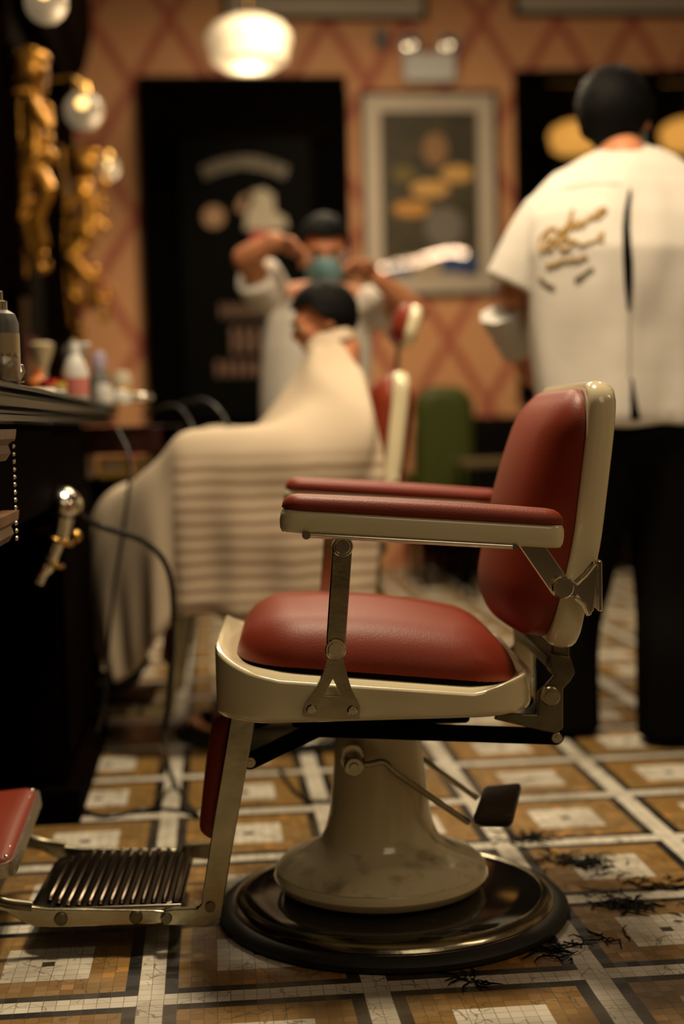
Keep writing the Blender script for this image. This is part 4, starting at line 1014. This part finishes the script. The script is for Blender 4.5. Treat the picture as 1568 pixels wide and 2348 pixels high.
def shelf_box(px0, px1, py0, py1, m, label, Y=2.22):
    a, b = at(px0, py1, Y), at(px1, py0, Y); tt = thing('box', label, 'box', ((a.x + b.x) / 2, Y, zb))
    h = max(.01, b.z - zb)
    Geo().box((0, .04, h / 2), (b.x - a.x, .08, h)).build('carton', m, tt, bevel=.002)
    Geo().box((0, -.001, h * .55), ((b.x - a.x) * .6, .002, h * .4)).build('label', 'paper_cream', tt, smooth=False)
shelf_box(225, 292, 1048, 1078, 'yellow', 'golden carton in the open shelf, left of its twin')
shelf_box(306, 368, 1048, 1078, 'yellow', 'golden carton in the open shelf, nearest the side panel')
shelf_box(172, 214, 1045, 1080, 'beige', 'pale small carton in the open shelf, farthest left')

# carved gilt figures on the mirror wall
def carving(px, pyt, pyb, Y, w, label, seed, mirror=1):
    rnd = random.Random(seed); a, b = at(px, pyt, Y), at(px, pyb, Y); H = a.z - b.z
    t = thing('gilt_carving', label, 'carving', (XL, Y, b.z), group='gilt carvings on the mirror wall')
    cx = a.x - XL
    Geo().box((.05, 0, H / 2), (.1, .26, H * 1.05)).build('backing_panel', 'dark_wood', t, bevel=.01)
    g = Geo(); RS = .72; C0 = lambda x, z, y=0: Vector((cx + x * w, -.10 + y, z * H))
    # standing cherub over a scroll: head, torso, arms, draped legs, curls
    g.ball(C0(0, .90), (.055, .055, .065)); g.ball(C0(.15, .955), (.05, .05, .03)); g.ball(C0(-.1, .94), (.05, .05, .04))
    g.limb([(C0(0, .86), .02), (C0(-.05, .76), .036), (C0(.05, .62), .030), (C0(-.1, .52), .034)])
    g.limb([(C0(-.3, .80), .018), (C0(.1 * mirror, .745, -.03), .022), (C0(.6 * mirror, .66, -.04), .018)])
    g.limb([(C0(.5 * mirror, .56), .018), (C0(.0, .53, -.03), .022), (C0(-.45, .46, -.02), .018)])
    g.limb([(C0(.0, .5), .034), (C0(.5 * mirror, .40, -.03), .028), (C0(.0, .28, -.02), .024), (C0(.1, .18), .03)])
    g.limb([(C0(-.35, .50), .03), (C0(-.5, .34), .022), (C0(-.3, .16), .022)])
    g.limb([(C0(-.75, 1.0, .03), .012), (C0(-.6, .7, .03), .014), (C0(-.75, .4, .03), .012), (C0(-.6, .05, .03), .012)])
    for k in range(26):
        z = rnd.uniform(0.0, .98); x = rnd.uniform(-.55, .5); r0 = rnd.uniform(.02, .05); c = C0(x, z, rnd.uniform(-.02, .06)); th = rnd.uniform(0, 6); tn = rnd.choice((-1, 1))
        g.limb([(c + Vector((math.cos(th + tn * q * .9), 0, math.sin(th + tn * q * .9))) * r0 * (1 - q * .13), .014 - .0012 * q) for q in range(6)])
    fused(g, 'figure', 'gilt', t, .005, 1)
    return t
carving(80, 128, 660, 2.95, .085, 'tall gilt carved figure on the dark mirror frame, nearer one', 3)
carving(200, 345, 765, 4.4, .15, 'gilt carved figure beside the pink wall, farther one', 8, -1)
# mirrors and cornice between them
def wall_mirror(y0, y1, label):
    t = thing('wall_mirror', label, 'mirror', (XL, (y0 + y1) / 2, 1.0), group='tall mirrors on the left wall')
    h = 1.5; w = y1 - y0; g = Geo()
    for c, d in (((.02, 0, h), (.05, w, .1)), ((.02, 0, .0), (.05, w, .06)), ((.02, -w / 2, h / 2), (.05, .07, h)), ((.02, w / 2, h / 2), (.05, .07, h))): g.box(c, d)
    g.build('frame', 'dark_wood', t, bevel=.008); Geo().box((.012, 0, h / 2), (.01, w - .07, h - .07)).build('mirror_glass', 'mirror', t, smooth=False)
wall_mirror(1.5, 2.75, 'dark mirror on the left wall in front of the nearer gilt carving')
wall_mirror(3.15, 4.2, 'dark mirror on the left wall between the two gilt carvings')
t = thing('cornice', 'dark wooden cornice along the top of the mirror wall', 'cornice', (XL, 2.4, 2.45))
Geo().prism([(0, 0), (.1, 0), (.12, .1), (.16, .14), (.2, .3), (.2, .55), (0, .55)], lambda a, b: (a, -2.4, b), lambda a, b: (a, 2.6, b)).build('moulding', 'dark_wood', t, ang=20)

# ---- bottles and jars on the worktop
WT = .9262
def bottle(px, Y, label, prof, m, capm=None, capprof=None, name='bottle', cat='bottle', lab=None):
    c = at(px, 880, Y); t = thing(name, label, cat, (c.x, Y, WT), group=None)
    Geo().lathe(prof, n=32).build('container', m, t, ang=35)
    if capprof: Geo().lathe(capprof, n=24).build('cap', capm, t, ang=35)
    if lab: Geo().lathe([(lab[0] + .0006, lab[1]), (lab[0] + .0006, lab[2])], n=32, cap=False).build('label', lab[3], t)
    return t
# tall grey dispenser at the frame edge
bottle(4, -.02, 'tall grey pump bottle cut by the left photo edge', [(.001, 0), (.024, 0), (.027, .004), (.027, .085), (.022, .098), (.012, .104), (.001, .104)], 'grey_plastic', 'chrome', [(.001, .103), (.012, .103), (.012, .116), (.006, .118), (.006, .130), (.001, .132)], lab=(.027, .02, .07, 'beige'))
t = bottle(6, -.12, 'short silver tin in front of the grey pump bottle', [(.001, 0), (.022, 0), (.023, .002), (.023, .030), (.022, .032), (.001, .032)], 'trim_silver', 'chrome', [(.001, .0325), (.0235, .0325), (.0235, .036), (.001, .037)], name='tin', cat='tin')
c = at(38, 880, .0); t = thing('glass_stopper', 'faceted glass stopper glinting beside the silver tin', 'stopper', (c.x, .0, WT))
g = Geo().lathe([(.001, 0), (.010, .001), (.008, .006), (.014, .016), (.011, .026), (.001, .030)], n=8); g.build('facets', 'chrome', t, smooth=False); Geo().lathe([(.009, 0), (.011, .001), (.011, .003), (.001, .004)], n=16).build('foot', 'chrome', t)
c = at(98, 880, 1.0); t = thing('soap_dish', 'flat white dish lying on the stone worktop', 'dish', (c.x, 1.0, WT)); Geo().lathe([(.001, 0), (.03, 0), (.05, .012), (.048, .014), (.03, .004), (.001, .004)]).build('bowl', 'white_plastic', t); Geo().pillow(lambda a, b, n: (a, b, .010 + n), .03, .02, .015, .01, .010, .004).build('soap', 'paper_cream', t)
bottle(88, 1.55, 'squat orange bottle at the left of the product row', [(.001, 0), (.024, 0), (.027, .01), (.026, .05), (.012, .068), (.001, .07)], 'orange', 'orange', [(.001, .069), (.011, .069), (.011, .085), (.001, .086)])
bottle(112, 1.5, 'small pink jar between the orange bottle and the yellow jar', [(.001, 0), (.022, 0), (.023, .04), (.001, .042)], 'pink', 'red', [(.001, .041), (.0235, .041), (.0235, .055), (.001, .056)], name='jar', cat='jar')
bottle(132, 1.5, 'small pale yellow jar next to the white spray bottle', [(.001, 0), (.02, 0), (.022, .035), (.001, .037)], 'beige', 'yellow', [(.001, .036), (.0225, .036), (.0225, .048), (.001, .049)], name='jar', cat='jar')
t = bottle(173, 1.55, 'tall white spray bottle, tallest in the product row', [(.001, 0), (.030, 0), (.033, .006), (.033, .075), (.022, .105), (.014, .118), (.001, .12)], 'white_plastic', 'white_plastic', [(.001, .119), (.015, .119), (.014, .135), (.010, .148), (.001, .15)], lab=(.033, .015, .06, 'pink'))
Geo().box((.02, 0, .142), (.04, .012, .012)).build('trigger_nozzle', 'white_plastic', t, bevel=.003)
bottle(228, 2.0, 'lilac capped bottle right of the white spray bottle', [(.001, 0), (.027, 0), (.029, .07), (.016, .10), (.001, .10)], 'grey_plastic', 'lilac', [(.001, .10), (.020, .10), (.022, .135), (.014, .148), (.001, .15)])
bottle(236, 1.9, 'low white round jar in front of the lilac capped bottle', [(.001, 0), (.026, 0), (.030, .02), (.026, .045), (.001, .047)], 'white_plastic', 'white_plastic', [(.001, .046), (.02, .046), (.018, .054), (.001, .055)], name='jar', cat='jar')
bottle(279, 2.35, 'yellow bottle with pale top at the far worktop end', [(.001, 0), (.026, 0), (.029, .01), (.029, .06), (.001, .062)], 'yellow', 'paper_cream', [(.001, .061), (.028, .062), (.030, .085), (.022, .105), (.001, .107)])
bottle(276, 2.05, 'round white pot at the end of the worktop edge', [(.001, 0), (.026, 0), (.032, .015), (.028, .032), (.001, .034)], 'white_plastic', 'white_plastic', [(.001, .033), (.02, .033), (.012, .04), (.001, .041)], name='pot', cat='pot')
c = at(296, 950, 2.1); t = thing('hair_clipper', 'chrome hair clipper lying at the worktop end under the white pot', 'hair clipper', (c.x, 2.1, WT))
Geo().pillow(lambda a, b, n: (a, b, .018 + n), .055, .020, .015, .014, .014, .014).build('casing', 'chrome', t, ang=70); Geo().box((.06, 0, .018), (.022, .03, .012)).build('blade', 'trim_silver', t, bevel=.001)
c = at(120, 760, 1.9); t = thing('shaving_brush', 'beige bristle shaving brush on a tall stand behind the jars', 'shaving brush', (c.x - .03, 1.9, WT))
Geo().lathe([(.012, .075), (.013, .10), (.03, .145), (.034, .165), (.02, .172), (.001, .17)][::-1], n=28).build('bristles', 'beige', t); Geo().lathe([(.001, .04), (.012, .045), (.015, .06), (.012, .076)], n=24).build('grip', 'dark_wood', t); Geo().lathe([(.001, 0), (.035, 0), (.035, .006), (.006, .012), (.005, .042)], n=24).build('stand', 'chrome', t)
bottle(172, 2.3, 'dull grey round flask behind the white spray bottle', [(.001, 0), (.02, 0), (.022, .11), (.034, .14), (.036, .165), (.024, .185), (.001, .19)], 'grey_plastic', 'beige', [(.001, .188), (.012, .188), (.010, .20), (.001, .201)])

# ---- chrome hair dryer in a brass holder
def dryer():
    Y = .98; k = (Y + 2.1) / 3261
    def A(px, py, yy=0): return at(px, py, Y + yy)
    o = A(120, 1250); t = thing('hair_dryer', 'vintage chrome hair dryer hanging head up beside the dark cabinet', 'hair dryer', tuple(o))
    top = A(147, 1152) - o; mid = A(137, 1215) - o; d = (top - mid).normalized()
    ax = (A(160, 1125) - A(135, 1185)).normalized()
    g = Geo(); g.lathe([(.001, -.022), (.030, -.016), (.040, -.004), (.041, .004), (.036, .016), (.022, .026), (.001, .030)], top, 40, tuple(ax + Vector((.1, -.5, 0)))); g.build('motor_dome', 'chrome', t)
    q = [A(142, 1185) - o, A(137, 1215) - o, A(130, 1240) - o]; Geo().tube(crv(q, 5), [.026 - .0006 * i for i in range(11)], 20).build('body', 'chrome', t)
    q = [A(128, 1240) - o, A(112, 1280) - o, A(92, 1320) - o, A(84, 1334) - o]; Geo().tube(crv(q, 4), [.019] * 4 + [.021] * 3 + [.015] * 3 + [.016, .016, .016], 20).build('nozzle', 'chrome', t)
    h = thing('dryer_holder', 'brass ring holder carrying the chrome hair dryer', 'holder', tuple(A(132, 1236)))
    oo = A(132, 1236); axn = (A(137, 1215) - A(112, 1280)).normalized()
    Q = axn.to_track_quat('Z', 'Y').to_matrix()
    Geo().tube([Q @ Vector((.031 * math.cos(a / 20 * 6.283), .031 * math.sin(a / 20 * 6.283), 0)) for a in range(21)], .006, 10).build('ring', 'brass', h)
    Geo().tube([A(118, 1290) - oo + Q @ Vector((.025 * math.cos(a / 20 * 6.283), .025 * math.sin(a / 20 * 6.283), 0)) for a in range(21)], .005, 10).build('lower_ring', 'brass', h)
    Geo().tube(crv([Q @ Vector((-.031, 0, 0)), Vector((-.06, .01, .02)), Vector((XF - oo.x - .002, .0, .03))], 6), .006).build('bracket', 'brass', h)
dryer()
# ---- cords
def cord(label, pts, r=.004, extra=None, group='black cords by the stations', m='cord_black'):
    P = [floor_at(p[0], p[1], r) if len(p) > 3 else at(*p) for p in pts]
    o = Vector((P[-1].x, P[-1].y, 0)); t = thing('cord', label, 'cord', tuple(o), group=group)
    Geo().tube(crv([p - o for p in P], 8), r, 8).build('cable', m, t)
    if extra:
        a, b, rr_ = extra; a, b = at(*a) - o, at(*b) - o; Geo().cyl(a, b, rr_, bev=.003).build('adapter', 'grey_plastic', t)
    return t
cord('thick glossy cord from the chrome dryer sagging to the floor', [(182, 1178, .98), (225, 1205, 1.0), (290, 1226, 1.02), (340, 1248, 1.05), (378, 1290, 1.05), (396, 1360, 1.05), (396, 1470, 1.05), (388, 1600, 1.05), (376, 1700, 1.05), (400, 1800, 0, 1), (452, 1872, 0, 1)], .0065, m=mat('cord_gloss', (.01, .012, .01), .15))
cord('thin black cord from the worktop end down in front of the cape', [(330, 950, 2.2), (400, 930, 1.9), (440, 975, 1.8), (462, 1040, 1.8), (490, 1110, 1.8), (498, 1220, 1.8), (508, 1330, 1.8), (520, 1420, 1.8), (530, 1500, 1.8)], .0045)
cord('black cord with adapter hanging over the striped cape', [(415, 925, 2.0), (470, 918, 1.9), (515, 960, 1.8), (535, 1040, 1.8), (550, 1150, 1.8), (558, 1260, 1.8), (562, 1330, 1.8), (575, 1380, 1.8)], .005, ((558, 1260, 1.795), (561, 1330, 1.795), .011))
cord('black cord falling beside the dark cabinet and looping on the floor', [(270, 985, 1.5), (298, 1060, 1.45), (285, 1200, 1.4), (262, 1350, 1.4), (248, 1480, 1.4), (238, 1620, 1.4), (196, 1740, 0, 1), (172, 1820, 0, 1), (195, 1858, 0, 1), (250, 1872, 0, 1), (330, 1855, 0, 1), (410, 1858, 0, 1), (450, 1868, 0, 1)], .0045)
cord('short black cord lying across the tiles behind the chair', [(640, 1760, 0, 1), (660, 1795, 0, 1), (700, 1832, 0, 1), (760, 1838, 0, 1)], .0045)

# ---- furniture by the back wall
t = thing('armchair', 'green leather armchair with tall rounded back by the far wall', 'armchair', (at(1020, 1100, 5.0).x, 5.0, 0))
xa, xb = at(955, 1000, 5.0).x, at(1092, 1000, 5.0).x; W_ = (xb - xa) / 2; zt = at(1020, 885, 5.0).z; zb = at(1020, 1120, 5.0).z
Geo().pillow(lambda a, b, n: (a, -n - .0, (zt + zb) / 2 - .12 + b), W_, (zt - zb) / 2 + .12, .11, .05, .07, .07).build('backrest', 'green_leather', t, ang=80)
Geo().pillow(lambda a, b, n: (a, .3 + b, .42 + n), W_, .26, .06, .05, .06, .05).build('seat', 'green_leather', t, ang=80)
for sx in (-1, 1):
    Geo().box((sx * (W_ - .02), .28, .55), (.06, .5, .07)).build('armrest', 'green_leather', t, bevel=.02)
    for yy in (.05, .5): Geo().cyl((sx * (W_ - .04), yy, 0), (sx * (W_ - .04), yy, .4), .018, .024).build('leg', 'dark_wood', t)
x0 = at(985, 1100, 5.75).x; t = thing('sofa', 'black sofa under the orange patterned wall, behind the green armchair', 'sofa', (x0 + .9, 5.75, 0))
zt = at(1100, 955, 5.75).z
Geo().pillow(lambda a, b, n: (a, .3 - n, zt / 2 + .05 + b), .95, zt / 2 - .05, .1, .06, .08, .06).build('backrest', 'black_cloth', t, ang=80)
Geo().box((0, .0, .26), (1.8, .6, .26)).build('base', 'black_cloth', t, bevel=.03)
for k in (-.6, 0, .6): Geo().pillow(lambda a, b, n, k=k: (k + a, b - .02, .42 + n), .29, .27, .06, .05, .06, .03).build('seat_cushion', 'black_cloth', t, ang=80)
for k in (-.84, .84):
    for y in (-.25, .25): Geo().cyl((k, y, 0), (k, y, .14), .02).build('leg', 'dark_wood', t)
# small low dark table holding olive tray between sofa and chair back
t = thing('side_table', 'low dark side table with brownish top right of the green armchair', 'table', (at(1130, 1075, 4.6).x, 4.6, 0))
zz = at(1130, 1060, 4.6).z
Geo().box((0, 0, zz), (.34, .34, .03)).build('table_top', mat('olive_wood', (.09, .06, .02), .4), t, bevel=.005)
for sx in (-1, 1):
    for sy in (-1, 1): Geo().cyl((sx * .14, sy * .14, 0), (sx * .14, sy * .14, zz - .01), .012).build('leg', 'dark_wood', t)

# ---- hair clippings on the floor
def clump(px, py, n, spread, label, seed, core=True):
    rnd = random.Random(seed); c = floor_at(px, py)
    t = thing('hair_clump', label, 'hair clippings', (c.x, c.y, 0), group='cut hair lying on the mosaic floor')
    g = Geo()
    for k in range(n):
        a = rnd.uniform(0, 6.283); rr_ = abs(rnd.gauss(0, spread)); p = Vector((math.cos(a) * rr_, math.sin(a) * rr_ * .8, .0015)); th = rnd.uniform(0, 6.283); ln = rnd.uniform(.02, .06); cv = rnd.uniform(-1.6, 1.6); ch = [p]
        for j in range(5):
            th += cv * .3; p = p + Vector((math.cos(th), math.sin(th), 0)) * ln / 5; ch.append(Vector((p.x, p.y, .0015 + rnd.uniform(0, .004))))
        g.tube(ch, [.0006, .0012, .0016, .0016, .0012, .0005], 5)
    if core:
        for k in range(3):
            a = k * 2.1; p = Vector((math.cos(a) * spread * .15, math.sin(a) * spread * .1, 0))
            pts = [p + Vector((math.cos(q / 14 * 6.283) * spread * rnd.uniform(.25, .6), math.sin(q / 14 * 6.283) * spread * rnd.uniform(.12, .3), .001)) for q in range(14)]
            g.rings([pts, [v + (p - v) * .3 + Vector((0, 0, .006)) for v in pts]])
    g.build('strands', 'hair', t)
for i, (px, py, n, sp, lb) in enumerate([(1345, 1982, 60, .045, 'large dark hair clump on the white tile square right of the base'), (1440, 2075, 60, .05, 'spread of hair strands on the tile line at the right'), (1280, 1965, 22, .04, 'thin scatter of hair just behind the right rim of the base'),
        (1215, 1925, 40, .035, 'dark hair tuft on the tiles below the pedal'), (1265, 2180, 34, .03, 'hair strands against the right front rim of the base'), (1085, 2248, 12, .03, 'few hair strands on the white tile strip in front of the base'),
        (1500, 2030, 30, .06, 'long hair strands at the right edge of the tan tiles'), (1395, 2155, 10, .02, 'small hair bit on the tan tiles near the black line')]):
    clump(px, py, n, sp, lb, 40 + i, n > 30)
# strands across the tiles on the foreground
